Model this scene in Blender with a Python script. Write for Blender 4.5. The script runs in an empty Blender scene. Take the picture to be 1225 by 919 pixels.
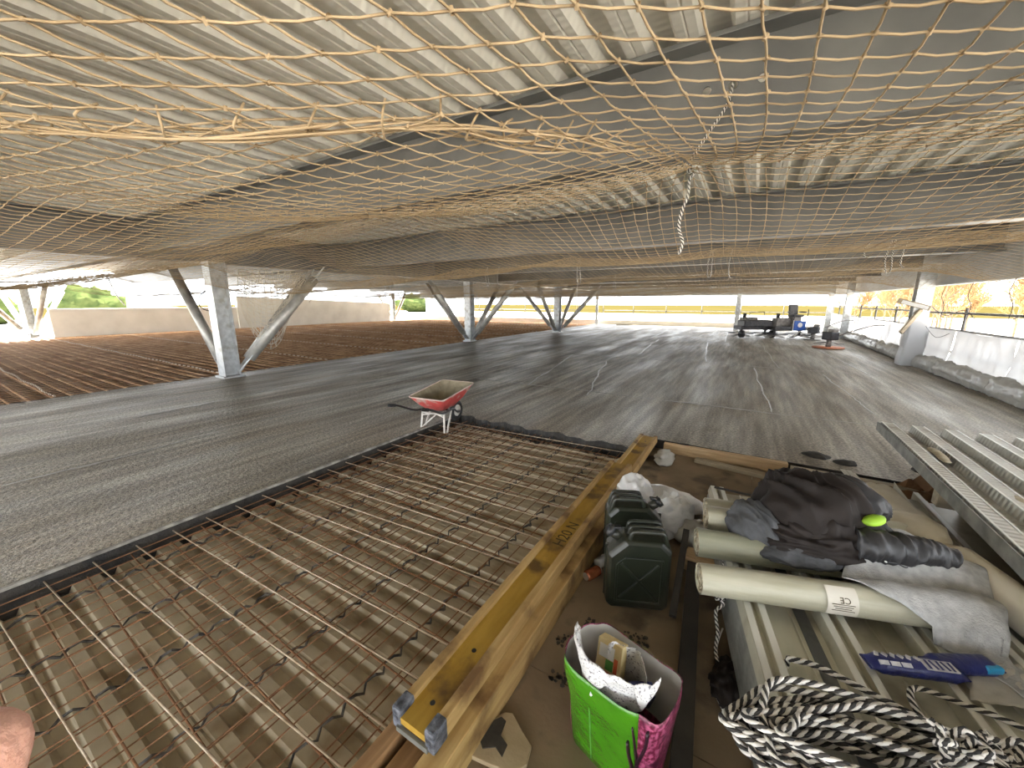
import bpy, math, random
import numpy as np
from mathutils import Vector, Matrix, noise
random.seed(7); np.random.seed(7)
R = math.radians
S = bpy.context.scene
COL = S.collection

# ------------------------------------------------------------------ camera, sky, sun, exposure
CAM_H = 1.6
cam_data = bpy.data.cameras.new('camera'); cam = bpy.data.objects.new('camera', cam_data); COL.objects.link(cam)
cam_data.sensor_fit = 'HORIZONTAL'; cam_data.sensor_width = 36.0
cam_data.lens = 36.0 * 460.0 / 1225.0
cam_data.clip_start = 0.01; cam_data.clip_end = 900
cam.location = (0, 0, CAM_H)
cam.rotation_euler = (R(90 - 12.0), 0, R(31.5))
S.camera = cam
w = bpy.data.worlds.new('overcast_sky'); S.world = w; w.use_nodes = True
bg = w.node_tree.nodes['Background']
bg.inputs['Color'].default_value = (0.92, 0.96, 1.0, 1); bg.inputs['Strength'].default_value = 1.05
sun_d = bpy.data.lights.new('sun', 'SUN'); sun_d.energy = 6.5; sun_d.angle = R(6); sun_d.color = (1.0, 0.93, 0.82)
sun = bpy.data.objects.new('sun', sun_d); COL.objects.link(sun)
sun.rotation_euler = (R(36), 0, R(-125))
S.view_settings.view_transform = 'Standard'; S.view_settings.look = 'None'
S.view_settings.exposure = 3.1; S.view_settings.gamma = 1.0; S.view_settings.use_curve_mapping = False

# ------------------------------------------------------------------ materials
def mat(name, c1, c2=None, rough=0.6, metal=0.0, scale=8.0, stretch=(1, 1, 1), bump=0.0, bscale=60.0, c3=None, s3=2.0,
        lo=0.35, hi=0.65, rough2=None, trans=0.0, alpha=1.0, coat=0.0, bstretch=None, spec=None, detail=4.0, subsurf=0.0):
    m = bpy.data.materials.new(name); m.use_nodes = True
    nt = m.node_tree; n = nt.nodes; l = nt.links
    b = n['Principled BSDF']
    b.inputs['Roughness'].default_value = rough; b.inputs['Metallic'].default_value = metal
    if spec is not None: b.inputs['Specular IOR Level'].default_value = spec
    if trans: b.inputs['Transmission Weight'].default_value = trans
    if alpha < 1: b.inputs['Alpha'].default_value = alpha
    if coat: b.inputs['Coat Weight'].default_value = coat; b.inputs['Coat Roughness'].default_value = 0.25
    if subsurf: b.inputs['Subsurface Weight'].default_value = subsurf; b.inputs['Subsurface Radius'].default_value = (0.01, 0.004, 0.002); b.inputs['Subsurface Scale'].default_value = 0.5
    c1 = tuple(c1) + (1,)
    if c2 is None:
        b.inputs['Base Color'].default_value = c1
    tc = n.new('ShaderNodeTexCoord'); mp = n.new('ShaderNodeMapping'); mp.inputs['Scale'].default_value = stretch
    l.new(tc.outputs['Object'], mp.inputs['Vector'])
    if c2 is not None:
        nz = n.new('ShaderNodeTexNoise'); nz.inputs['Scale'].default_value = scale; nz.inputs['Detail'].default_value = detail
        l.new(mp.outputs['Vector'], nz.inputs['Vector'])
        rp = n.new('ShaderNodeValToRGB'); rp.color_ramp.elements[0].position = lo; rp.color_ramp.elements[1].position = hi
        rp.color_ramp.elements[0].color = c1; rp.color_ramp.elements[1].color = tuple(c2) + (1,)
        l.new(nz.outputs['Fac'], rp.inputs['Fac'])
        out = rp.outputs['Color']
        if c3 is not None:
            n3 = n.new('ShaderNodeTexNoise'); n3.inputs['Scale'].default_value = s3; n3.inputs['Detail'].default_value = 6
            l.new(tc.outputs['Object'], n3.inputs['Vector'])
            r3 = n.new('ShaderNodeValToRGB'); r3.color_ramp.elements[0].position = 0.52; r3.color_ramp.elements[1].position = 0.66
            l.new(n3.outputs['Fac'], r3.inputs['Fac'])
            mx = n.new('ShaderNodeMixRGB'); l.new(r3.outputs['Color'], mx.inputs['Fac']); l.new(out, mx.inputs['Color1'])
            mx.inputs['Color2'].default_value = tuple(c3) + (1,)
            out = mx.outputs['Color']
        l.new(out, b.inputs['Base Color'])
        if rough2 is not None:
            mr = n.new('ShaderNodeMapRange'); mr.inputs['From Min'].default_value = lo; mr.inputs['From Max'].default_value = hi
            mr.inputs['To Min'].default_value = rough; mr.inputs['To Max'].default_value = rough2
            l.new(nz.outputs['Fac'], mr.inputs['Value']); l.new(mr.outputs['Result'], b.inputs['Roughness'])
    if bump:
        bn = n.new('ShaderNodeTexNoise'); bn.inputs['Scale'].default_value = bscale; bn.inputs['Detail'].default_value = 5
        if bstretch:
            m2 = n.new('ShaderNodeMapping'); m2.inputs['Scale'].default_value = bstretch
            l.new(tc.outputs['Object'], m2.inputs['Vector']); l.new(m2.outputs['Vector'], bn.inputs['Vector'])
        else:
            l.new(tc.outputs['Object'], bn.inputs['Vector'])
        bp = n.new('ShaderNodeBump'); bp.inputs['Strength'].default_value = bump; bp.inputs['Distance'].default_value = 0.01
        l.new(bn.outputs['Fac'], bp.inputs['Height']); l.new(bp.outputs['Normal'], b.inputs['Normal'])
    return m

def translucent(name, col, fac=0.5, rough=0.35, bump=0.3, bscale=14):
    m = mat(name, col, rough=rough, bump=bump, bscale=bscale)
    nt = m.node_tree; b = nt.nodes['Principled BSDF']; o = nt.nodes['Material Output']
    t = nt.nodes.new('ShaderNodeBsdfTranslucent'); t.inputs['Color'].default_value = tuple(col) + (1,)
    x = nt.nodes.new('ShaderNodeMixShader'); x.inputs['Fac'].default_value = fac
    nt.links.new(b.outputs[0], x.inputs[1]); nt.links.new(t.outputs[0], x.inputs[2]); nt.links.new(x.outputs[0], o.inputs['Surface'])
    return m

def glassy(name, col):
    m = mat(name, col, rough=0.08, bump=0.3, bscale=30)
    nt = m.node_tree; b = nt.nodes['Principled BSDF']; o = nt.nodes['Material Output']
    t = nt.nodes.new('ShaderNodeBsdfTransparent')
    x = nt.nodes.new('ShaderNodeMixShader'); x.inputs['Fac'].default_value = 0.55
    nt.links.new(b.outputs[0], x.inputs[1]); nt.links.new(t.outputs[0], x.inputs[2]); nt.links.new(x.outputs[0], o.inputs['Surface'])
    return m

def emboss(m, axis, period, strength=0.5):
    """pressed transverse dimples of steel decking: a wave bump along one axis"""
    nt = m.node_tree; n = nt.nodes; l = nt.links; b = n['Principled BSDF']
    tc = n.new('ShaderNodeTexCoord'); wv = n.new('ShaderNodeTexWave'); wv.bands_direction = axis
    wv.inputs['Scale'].default_value = 0.314 / period; wv.inputs['Distortion'].default_value = 0.3
    l.new(tc.outputs['Object'], wv.inputs['Vector'])
    bp = n.new('ShaderNodeBump'); bp.inputs['Strength'].default_value = strength; bp.inputs['Distance'].default_value = 0.008
    l.new(wv.outputs['Fac'], bp.inputs['Height']); l.new(bp.outputs['Normal'], b.inputs['Normal'])

M = {}
M['concrete'] = mat('wet_concrete', (0.185, 0.160, 0.122), (0.25, 0.226, 0.182), rough=0.62, rough2=0.36, scale=1.5, stretch=(1.3, 0.22, 1), lo=0.36, hi=0.68, c3=(0.215, 0.182, 0.135), s3=0.6, detail=9)
def concrete_relief(m):
    nt = m.node_tree; n = nt.nodes; l = nt.links; tc = n.new('ShaderNodeTexCoord'); prev = None
    for sc, st, dist, s_ in ((5, (2.2, 0.35, 1), 0.02, 0.22), (22, (1, 1, 1), 0.016, 1.0), (70, (1, 1, 1), 0.007, 1.0)):
        mp = n.new('ShaderNodeMapping'); mp.inputs['Scale'].default_value = st; l.new(tc.outputs['Object'], mp.inputs['Vector'])
        t = n.new('ShaderNodeTexNoise'); t.inputs['Scale'].default_value = sc; t.inputs['Detail'].default_value = 3; l.new(mp.outputs['Vector'], t.inputs['Vector'])
        b = n.new('ShaderNodeBump'); b.inputs['Strength'].default_value = s_; b.inputs['Distance'].default_value = dist; l.new(t.outputs['Fac'], b.inputs['Height'])
        if prev: l.new(prev.outputs['Normal'], b.inputs['Normal'])
        prev = b
    l.new(prev.outputs['Normal'], n['Principled BSDF'].inputs['Normal'])
    bs = n['Principled BSDF']; col = bs.inputs['Base Color'].links[0].from_socket      # aggregate speckle and pale laitance streaks
    for sc, st, lo, hi, a, b_ in ((42, (1, 1, 1), .35, .65, .55, 1.5), (3.2, (3.2, .22, 1), .40, .66, .82, 1.45)):
        mp = n.new('ShaderNodeMapping'); mp.inputs['Scale'].default_value = st; l.new(tc.outputs['Object'], mp.inputs['Vector'])
        t = n.new('ShaderNodeTexNoise'); t.inputs['Scale'].default_value = sc; t.inputs['Detail'].default_value = 5; l.new(mp.outputs['Vector'], t.inputs['Vector'])
        mr = n.new('ShaderNodeMapRange'); mr.inputs['From Min'].default_value = lo; mr.inputs['From Max'].default_value = hi; mr.inputs['To Min'].default_value = a; mr.inputs['To Max'].default_value = b_; l.new(t.outputs['Fac'], mr.inputs['Value'])
        mx = n.new('ShaderNodeVectorMath'); mx.operation = 'SCALE'; l.new(col, mx.inputs[0]); l.new(mr.outputs['Result'], mx.inputs['Scale']); col = mx.outputs['Vector']
    l.new(col, bs.inputs['Base Color'])
concrete_relief(M['concrete'])
M['paste'] = mat('cement_paste', (0.23, 0.22, 0.20), (0.32, 0.31, 0.29), rough=0.28, bump=0.4, bscale=40)
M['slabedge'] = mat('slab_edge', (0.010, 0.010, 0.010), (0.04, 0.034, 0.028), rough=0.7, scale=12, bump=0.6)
M['formtop'] = mat('form_strip', (0.42, 0.40, 0.36), (0.12, 0.11, 0.10), rough=0.5, scale=9)
M['pitdeck'] = mat('dusty_decking', (0.40, 0.335, 0.225), (0.56, 0.49, 0.36), rough=0.5, metal=0.15, scale=2.0, stretch=(2.5, 0.6, 1), c3=(0.28, 0.21, 0.125), s3=3.4)
M['ceildeck'] = mat('galvanised_roof_decking', (0.78, 0.75, 0.66), (0.86, 0.83, 0.75), rough=0.42, metal=0.05, scale=1.5)
emboss(M['ceildeck'], 'Y', 0.06, 0.30)
M['slabtop'] = mat('unseen_upper_slab', (0.4, 0.39, 0.37), (0.45, 0.44, 0.42), rough=0.8, scale=2)
M['beam'] = mat('grey_painted_steel', (0.14, 0.142, 0.138), (0.19, 0.19, 0.182), rough=0.36, metal=0.3, scale=2.5, bump=0.05)
M['edgebeam'] = mat('edge_steel', (0.42, 0.42, 0.42), (0.50, 0.50, 0.49), rough=0.5, metal=0.1, scale=2.5)
M['galv'] = mat('galvanised_steel', (0.44, 0.46, 0.47), (0.60, 0.62, 0.63), rough=0.42, metal=0.55, scale=9, bump=0.08, c3=(0.38, 0.37, 0.34), s3=5)
M['pipe'] = mat('galvanised_pipe', (0.40, 0.39, 0.36), (0.55, 0.54, 0.50), rough=0.45, metal=0.45, scale=7)
M['net'] = mat('tan_netting', (0.35, 0.25, 0.14), (0.50, 0.38, 0.235), rough=0.85, scale=3)
M['netknot'] = M['net']
M['netwhite'] = mat('pale_netting', (0.66, 0.60, 0.50), (0.75, 0.70, 0.6), rough=0.85, scale=5)
M['ropew'] = mat('white_rope_strand', (0.60, 0.57, 0.52), (0.78, 0.75, 0.70), rough=0.75, scale=20, bump=0.3, bscale=200)
M['ropeb'] = mat('black_rope_strand', (0.015, 0.014, 0.014), (0.05, 0.045, 0.04), rough=0.75, scale=20, bump=0.3, bscale=200)
M['rebar'] = mat('rusty_rebar', (0.17, 0.075, 0.03), (0.32, 0.165, 0.08), rough=0.75, metal=0.2, scale=18, bump=0.4, bscale=120)
M['rebarpale'] = mat('dusty_rebar', (0.34, 0.24, 0.15), (0.56, 0.47, 0.36), rough=0.7, metal=0.1, scale=14, bump=0.4, bscale=120)
M['rustfield'] = mat('rusted_mesh_bars', (0.30, 0.155, 0.07), (0.56, 0.35, 0.185), rough=0.8, scale=2.0)
M['rustdeck'] = mat('rust_stained_decking', (0.14, 0.075, 0.038), (0.25, 0.15, 0.08), rough=0.75, scale=1.2)
M['spacer'] = mat('black_bar_spacer', (0.03, 0.03, 0.03), (0.13, 0.12, 0.11), rough=0.6, scale=25)
M['palespacer'] = mat('pale_spacer', (0.52, 0.42, 0.30), (0.62, 0.52, 0.4), rough=0.8, scale=9)
M['ply'] = mat('dusty_plywood', (0.16, 0.115, 0.068), (0.25, 0.185, 0.115), rough=0.85, scale=2.2, bump=0.15, bscale=50, c3=(0.10, 0.075, 0.05), s3=4.2)
M['spill'] = mat('dark_spatter', (0.03, 0.027, 0.022), (0.06, 0.05, 0.04), rough=0.8, scale=20)
M['yellow'] = mat('yellow_formwork_ply', (0.33, 0.19, 0.022), (0.44, 0.27, 0.04), rough=0.55, scale=6, stretch=(3, 0.6, 3), c3=(0.13, 0.07, 0.02), s3=5, bump=0.1)
M['flange'] = mat('weathered_spruce', (0.36, 0.22, 0.075), (0.50, 0.34, 0.14), rough=0.65, scale=5, stretch=(6, 0.5, 6), c3=(0.16, 0.085, 0.03), s3=4, bump=0.15)
M['timber'] = mat('pale_timber', (0.42, 0.28, 0.14), (0.55, 0.39, 0.22), rough=0.7, scale=4, stretch=(0.6, 8, 8), bump=0.1)
M['timbery'] = mat('brown_timber', (0.22, 0.12, 0.05), (0.36, 0.21, 0.095), rough=0.7, scale=4, stretch=(8, 0.6, 8), bump=0.1)
M['timbergrey'] = mat('grey_timber', (0.30, 0.25, 0.17), (0.42, 0.36, 0.26), rough=0.75, scale=4, stretch=(0.6, 8, 8), bump=0.1)
M['endcap'] = mat('beam_end_cap', (0.02, 0.022, 0.028), (0.16, 0.17, 0.20), rough=0.55, scale=30, bump=0.7, bscale=60)
M['ink'] = mat('stencil_ink', (0.05, 0.035, 0.015), (0.09, 0.06, 0.025), rough=0.8, scale=40)
M['jerry'] = mat('olive_jerrycan_paint', (0.010, 0.0135, 0.008), (0.018, 0.022, 0.013), rough=0.38, scale=7, c3=(0.03, 0.028, 0.02), s3=5, bump=0.08)
M['blackpl'] = mat('black_plastic', (0.012, 0.012, 0.013), (0.03, 0.03, 0.03), rough=0.4, scale=12)
M['blacksteel'] = mat('black_steel', (0.01, 0.009, 0.008), (0.03, 0.026, 0.022), rough=0.5, scale=8)
M['wbag'] = translucent('white_plastic_bag', (0.88, 0.88, 0.88), 0.3, 0.25, 0.7, 22)
M['film'] = translucent('clear_plastic_film', (0.62, 0.60, 0.55), 0.35, 0.25, 0.6, 16)
M['sheeting'] = translucent('white_sheeting', (0.55, 0.56, 0.58), 0.22, 0.28, 0.5, 6)
M['sheetgrey'] = translucent('grey_sheeting_roll', (0.50, 0.49, 0.46), 0.2, 0.28, 0.9, 9)
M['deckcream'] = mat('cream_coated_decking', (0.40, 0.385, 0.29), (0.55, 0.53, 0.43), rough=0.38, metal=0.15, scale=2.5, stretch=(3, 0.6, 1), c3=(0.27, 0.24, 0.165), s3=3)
M['deckwhite'] = mat('pale_rib', (0.62, 0.62, 0.56), (0.74, 0.73, 0.68), rough=0.35, metal=0.1, scale=4)
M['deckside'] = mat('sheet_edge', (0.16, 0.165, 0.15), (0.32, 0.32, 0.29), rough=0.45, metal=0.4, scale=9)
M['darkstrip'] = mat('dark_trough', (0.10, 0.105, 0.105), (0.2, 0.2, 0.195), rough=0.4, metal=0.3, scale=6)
M['roll'] = mat('milky_plastic_roll', (0.36, 0.34, 0.25), (0.47, 0.45, 0.35), rough=0.4, scale=5, stretch=(0.6, 5, 5), bump=0.1)
M['rollgreen'] = mat('greenish_plastic_roll', (0.20, 0.20, 0.14), (0.28, 0.275, 0.20), rough=0.42, scale=5, stretch=(0.6, 5, 5), bump=0.1)
M['rollend'] = mat('roll_end', (0.30, 0.25, 0.16), (0.5, 0.45, 0.34), rough=0.7, scale=30, bump=0.6)
M['label'] = mat('paper_label', (0.58, 0.54, 0.46), (0.64, 0.60, 0.52), rough=0.7, scale=6)
M['jacket'] = mat('dark_brown_jacket', (0.013, 0.0095, 0.008), (0.020, 0.015, 0.013), rough=0.7, scale=9, bump=0.15, bscale=90, spec=0.25)
M['jacketgrey'] = mat('grey_fleece_lining', (0.045, 0.046, 0.048), (0.075, 0.077, 0.082), rough=0.9, scale=14, bump=0.3, bscale=160)
M['sleeve'] = mat('charcoal_sleeve', (0.012, 0.0115, 0.0125), (0.021, 0.020, 0.022), rough=0.5, scale=9, bump=0.15, bscale=90)
M['hivis'] = mat('lime_lining', (0.22, 0.40, 0.02), (0.30, 0.50, 0.03), rough=0.6, scale=9)
M['felt'] = mat('grey_geotextile', (0.33, 0.33, 0.325), (0.45, 0.45, 0.445), rough=0.95, scale=30, bump=0.4, bscale=140)
M['cream'] = mat('cream_membrane', (0.48, 0.43, 0.32), (0.58, 0.53, 0.42), rough=0.5, scale=4, bump=0.25, bscale=12)
M['blue'] = mat('blue_wrapper', (0.012, 0.016, 0.10), (0.02, 0.03, 0.17), rough=0.28, scale=14, bump=0.5, bscale=45)
M['lblue'] = mat('light_blue_print', (0.02, 0.25, 0.5), (0.03, 0.32, 0.58), rough=0.3, scale=9)
M['silver'] = mat('silver_print', (0.38, 0.38, 0.42), (0.62, 0.62, 0.64), rough=0.3, scale=40)
M['green'] = mat('lime_bag_plastic', (0.04, 0.17, 0.005), (0.065, 0.25, 0.008), rough=0.25, scale=5, bump=0.6, bscale=28, coat=0.4)
M['pink'] = mat('pink_foliage_print', (0.12, 0.006, 0.03), (0.40, 0.09, 0.18), rough=0.4, scale=70, lo=0.42, hi=0.6, c3=(0.05, 0.006, 0.02), s3=18)
M['bagdark'] = mat('dark_tree_print', (0.02, 0.006, 0.012), (0.04, 0.01, 0.02), rough=0.4, scale=10)
M['baginner'] = mat('bag_lining', (0.50, 0.48, 0.44), (0.6, 0.58, 0.54), rough=0.5, scale=6)
M['dotbag'] = mat('speckled_carrier_bag', (0.16, 0.15, 0.17), (0.66, 0.65, 0.64), rough=0.4, scale=120, lo=0.36, hi=0.44, bump=0.3, bscale=25)
M['carton'] = mat('cream_carton', (0.52, 0.38, 0.16), (0.62, 0.5, 0.26), rough=0.6, scale=14)
M['red'] = mat('red_print', (0.45, 0.05, 0.02), (0.55, 0.12, 0.03), rough=0.5, scale=20)
M['greenp'] = mat('green_print', (0.05, 0.2, 0.03), (0.1, 0.3, 0.05), rough=0.5, scale=20)
M['whitep'] = mat('white_print', (0.7, 0.68, 0.62), (0.76, 0.74, 0.7), rough=0.5, scale=20)
M['can'] = mat('red_drink_can', (0.30, 0.06, 0.025), (0.42, 0.14, 0.06), rough=0.25, metal=0.5, scale=20)
M['alu'] = mat('bare_aluminium', (0.6, 0.58, 0.55), (0.7, 0.68, 0.65), rough=0.3, metal=0.9, scale=20)
M['clear'] = glassy('clear_bottle_plastic', (0.75, 0.75, 0.72))
M['plaster'] = mat('broken_ply_face', (0.34, 0.26, 0.155), (0.42, 0.33, 0.21), rough=0.85, scale=6, bump=0.2)
M['card'] = mat('brown_cardboard', (0.16, 0.085, 0.04), (0.24, 0.135, 0.065), rough=0.85, scale=6)
M['barrowred'] = mat('red_barrow_paint', (0.50, 0.045, 0.04), (0.66, 0.12, 0.11), rough=0.45, scale=6, c3=(0.55, 0.40, 0.34), s3=7)
M['barrowin'] = mat('cement_crust', (0.24, 0.20, 0.13), (0.34, 0.29, 0.2), rough=0.9, scale=9, bump=0.5, bscale=40)
M['barrowrim'] = mat('worn_rim', (0.55, 0.42, 0.36), (0.62, 0.5, 0.44), rough=0.6, scale=14)
M['barrowleg'] = mat('cement_splashed_leg', (0.55, 0.52, 0.47), (0.68, 0.65, 0.6), rough=0.75, scale=20)
M['rubber'] = mat('black_rubber', (0.015, 0.015, 0.015), (0.03, 0.03, 0.03), rough=0.7, scale=14)
M['machine'] = mat('machine_black', (0.02, 0.02, 0.024), (0.055, 0.055, 0.06), rough=0.45, scale=9)
M['machgrey'] = mat('machine_grey', (0.16, 0.15, 0.14), (0.27, 0.25, 0.23), rough=0.5, metal=0.3, scale=12)
M['machblue'] = mat('machine_blue', (0.02, 0.08, 0.36), (0.04, 0.12, 0.44), rough=0.4, scale=9)
M['orange'] = mat('orange_float_disc', (0.42, 0.12, 0.05), (0.5, 0.2, 0.1), rough=0.6, scale=9)
M['wall'] = mat('pale_concrete_wall', (0.62, 0.60, 0.55), (0.72, 0.70, 0.65), rough=0.8, scale=1.2, bump=0.05)
M['coping'] = mat('white_coping', (0.72, 0.72, 0.71), (0.78, 0.78, 0.77), rough=0.7, scale=2)
M['cabin'] = mat('pale_blue_cabin', (0.56, 0.62, 0.68), (0.62, 0.68, 0.74), rough=0.5, scale=3)
M['field'] = mat('pale_gravel', (0.50, 0.47, 0.42), (0.60, 0.57, 0.52), rough=0.95, scale=0.2)
M['meadow'] = mat('meadow', (0.034, 0.029, 0.009), (0.044, 0.035, 0.012), rough=0.95, scale=0.05, spec=0.0)
M['twig'] = mat('orange_brown_twigs', (0.22, 0.12, 0.045), (0.34, 0.21, 0.09), rough=0.85, scale=2)
M['trunk'] = mat('grey_brown_bark', (0.13, 0.085, 0.05), (0.22, 0.15, 0.09), rough=0.9, scale=5)
M['leaf'] = mat('grey_green_foliage', (0.03, 0.045, 0.015), (0.07, 0.085, 0.03), rough=0.9, scale=1.5, spec=0.0)
M['rail'] = mat('grey_scaffold_tube', (0.10, 0.095, 0.09), (0.16, 0.155, 0.145), rough=0.5, metal=0.4, scale=8)
M['skin'] = mat('skin', (0.50, 0.27, 0.21), (0.60, 0.35, 0.28), rough=0.55, scale=60, bump=0.25, bscale=300, subsurf=0.15)
M['cuff'] = mat('dark_knit_sleeve', (0.02, 0.02, 0.026), (0.04, 0.04, 0.05), rough=0.9, scale=60)
M['nail'] = mat('fingernail', (0.6, 0.38, 0.32), rough=0.3)
M['white'] = mat('white_marker', (0.72, 0.70, 0.64), (0.78, 0.76, 0.7), rough=0.7, scale=10)

# ------------------------------------------------------------------ mesh helpers
class MB:
    def __init__(s): s.v = []; s.f = []
    def add(s, vs, fs):
        o = len(s.v); s.v += [tuple(p) for p in vs]; s.f += [tuple(i + o for i in q) for q in fs]
    def box(s, c, d, rz=0, rx=0, ry=0, taper=None):
        m = Matrix.Translation(c) @ Matrix.Rotation(rz, 4, 'Z') @ Matrix.Rotation(ry, 4, 'Y') @ Matrix.Rotation(rx, 4, 'X')
        vs = []
        for z in (-1, 1):
            k = 1 if (taper is None or z < 0) else taper
            for x, y in ((-1, -1), (1, -1), (1, 1), (-1, 1)):
                vs.append(m @ Vector((x * d[0] / 2 * k, y * d[1] / 2 * k, z * d[2] / 2)))
        s.add(vs, [(3, 2, 1, 0), (4, 5, 6, 7), (0, 1, 5, 4), (1, 2, 6, 5), (2, 3, 7, 6), (3, 0, 4, 7)])
        return s
    def beam(s, a, b, wd, h, up=(0, 0, 1)):
        a = Vector(a); b = Vector(b); t = (b - a).normalized(); sd = t.cross(Vector(up))
        if sd.length < 1e-4: sd = t.cross(Vector((1, 0, 0)))
        sd.normalize(); u = sd.cross(t)
        vs = []
        for p in (a, b):
            for x, y in ((-1, -1), (1, -1), (1, 1), (-1, 1)): vs.append(p + sd * x * wd / 2 + u * y * h / 2)
        s.add(vs, [(3, 2, 1, 0), (4, 5, 6, 7), (0, 1, 5, 4), (1, 2, 6, 5), (2, 3, 7, 6), (3, 0, 4, 7)])
        return s
    def tube(s, pts, r, n=8, cap=True, flat=1.0):
        pts = [Vector(p) for p in pts]; k = len(pts)
        rr = r if isinstance(r, (list, tuple)) else [r] * k
        t0 = (pts[1] - pts[0]).normalized(); up = Vector((0, 0, 1)) if abs(t0.z) < 0.9 else Vector((1, 0, 0))
        sd = t0.cross(up).normalized(); vs = []
        for i in range(k):
            t = (pts[min(i + 1, k - 1)] - pts[max(i - 1, 0)])
            if t.length < 1e-9: t = t0
            t = t.normalized(); sd = (sd - t * sd.dot(t))
            if sd.length < 1e-6: sd = t.cross(up)
            sd.normalize(); u = sd.cross(t)
            for j in range(n):
                a = 2 * math.pi * j / n
                vs.append(pts[i] + sd * math.cos(a) * rr[i] + u * math.sin(a) * rr[i] * flat)
        fs = [(i * n + j, (i + 1) * n + j, (i + 1) * n + (j + 1) % n, i * n + (j + 1) % n) for i in range(k - 1) for j in range(n)]
        if cap: fs += [tuple(range(n)), tuple(range(k * n - 1, (k - 1) * n - 1, -1))]
        s.add(vs, fs); return s
    def loft(s, rings, cap0=True, cap1=True):
        n = len(rings[0]); vs = [p for r in rings for p in r]; k = len(rings)
        fs = [(i * n + j, i * n + (j + 1) % n, (i + 1) * n + (j + 1) % n, (i + 1) * n + j) for i in range(k - 1) for j in range(n)]
        if cap0: fs.append(tuple(range(n - 1, -1, -1)))
        if cap1: fs.append(tuple(range((k - 1) * n, k * n)))
        s.add(vs, fs); return s
    def grid(s, P):
        nu = len(P); nv = len(P[0]); vs = [p for r in P for p in r]
        s.add(vs, [(i * nv + j, (i + 1) * nv + j, (i + 1) * nv + j + 1, i * nv + j + 1) for i in range(nu - 1) for j in range(nv - 1)]); return s
    def ball(s, c, r, seg=12, rg=8):
        if not isinstance(r, (tuple, list)): r = (r, r, r)
        rings = []
        for i in range(1, rg):
            a = -math.pi / 2 + math.pi * i / rg
            rings.append([(c[0] + r[0] * math.cos(a) * math.cos(2 * math.pi * j / seg), c[1] + r[1] * math.cos(a) * math.sin(2 * math.pi * j / seg), c[2] + r[2] * math.sin(a)) for j in range(seg)])
        return s.loft(rings)
    def poly(s, pts, z0, z1):
        n = len(pts)
        s.add([(p[0], p[1], z0) for p in pts] + [(p[0], p[1], z1) for p in pts],
              [tuple(range(n - 1, -1, -1)), tuple(range(n, 2 * n))] + [(i, (i + 1) % n, n + (i + 1) % n, n + i) for i in range(n)]); return s
    def sweep(s, prof, a, b, closed=False):
        """profile points (x,z) swept from y=a to y=b"""
        n = len(prof); m = n if closed else n - 1
        s.add([(p[0], a, p[1]) for p in prof] + [(p[0], b, p[1]) for p in prof], [(i, (i + 1) % n, n + (i + 1) % n, n + i) for i in range(m)])
        if closed: s.f += [tuple(len(s.v) - 2 * n + i for i in range(n - 1, -1, -1)), tuple(len(s.v) - n + i for i in range(n))]
        return s
    def mesh(s, name, m, smooth=False):
        me = bpy.data.meshes.new(name); me.from_pydata(s.v, [], s.f)
        if m: me.materials.append(m)
        if smooth: me.polygons.foreach_set('use_smooth', [True] * len(me.polygons))
        me.update(); return me
    def build(s, name, m, parent=None, smooth=False, bevel=0, solid=0, sub=0):
        return obj(name, s.mesh(name, m, smooth), parent, bevel, solid, sub)

def obj(name, me, parent=None, bevel=0, solid=0, sub=0):
    o = bpy.data.objects.new(name, me); COL.objects.link(o)
    if parent is not None: o.parent = parent
    if solid: md = o.modifiers.new('thickness', 'SOLIDIFY'); md.thickness = solid; md.offset = 0
    if bevel: md = o.modifiers.new('bevel', 'BEVEL'); md.width = bevel; md.segments = 2; md.limit_method = 'ANGLE'; md.angle_limit = R(40)
    if sub: md = o.modifiers.new('smooth', 'SUBSURF'); md.levels = sub; md.render_levels = sub
    return o

def np_mesh(name, V, Q, m, smooth=False):
    """V (n,3) floats, Q (k,4) quads"""
    me = bpy.data.meshes.new(name)
    k = Q.shape[1]
    me.vertices.add(len(V)); me.vertices.foreach_set('co', np.ascontiguousarray(V, dtype=np.float32).ravel())
    me.loops.add(Q.size); me.loops.foreach_set('vertex_index', np.ascontiguousarray(Q, dtype=np.int32).ravel())
    me.polygons.add(len(Q)); me.polygons.foreach_set('loop_start', np.arange(0, Q.size, k, dtype=np.int32))
    me.materials.append(m); me.update(calc_edges=True)
    if smooth: me.polygons.foreach_set('use_smooth', [True] * len(Q))
    me.validate(); return me

def thing(name, label, cat, loc=(0, 0, 0), rz=0, group=None):
    o = bpy.data.objects.new(name, None); COL.objects.link(o); o.location = loc; o.rotation_euler = (0, 0, rz); o.empty_display_size = 0.1
    return tag(o, label, cat, group)
def tag(o, label, cat, group=None):
    o['label'] = label; o['category'] = cat
    if group: o['group'] = group
    return o
def struct(o, label=None):
    o['kind'] = 'structure'
    if label: o['label'] = label; 
    return o
def sroot(name, label=None):
    o = bpy.data.objects.new(name, None); COL.objects.link(o); return struct(o, label)
def dup(root, loc, rz=None, label=None):
    r = root.copy(); COL.objects.link(r); r.location = loc
    if rz is not None: r.rotation_euler = (0, 0, rz)
    if label: r['label'] = label
    for ch in list(root.children):
        c = ch.copy(); COL.objects.link(c); c.parent = r
        for g in ch.children:
            d = g.copy(); COL.objects.link(d); d.parent = c
    return r
def nz(x, y, z=0.0): return noise.noise(Vector((x, y, z)))
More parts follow.
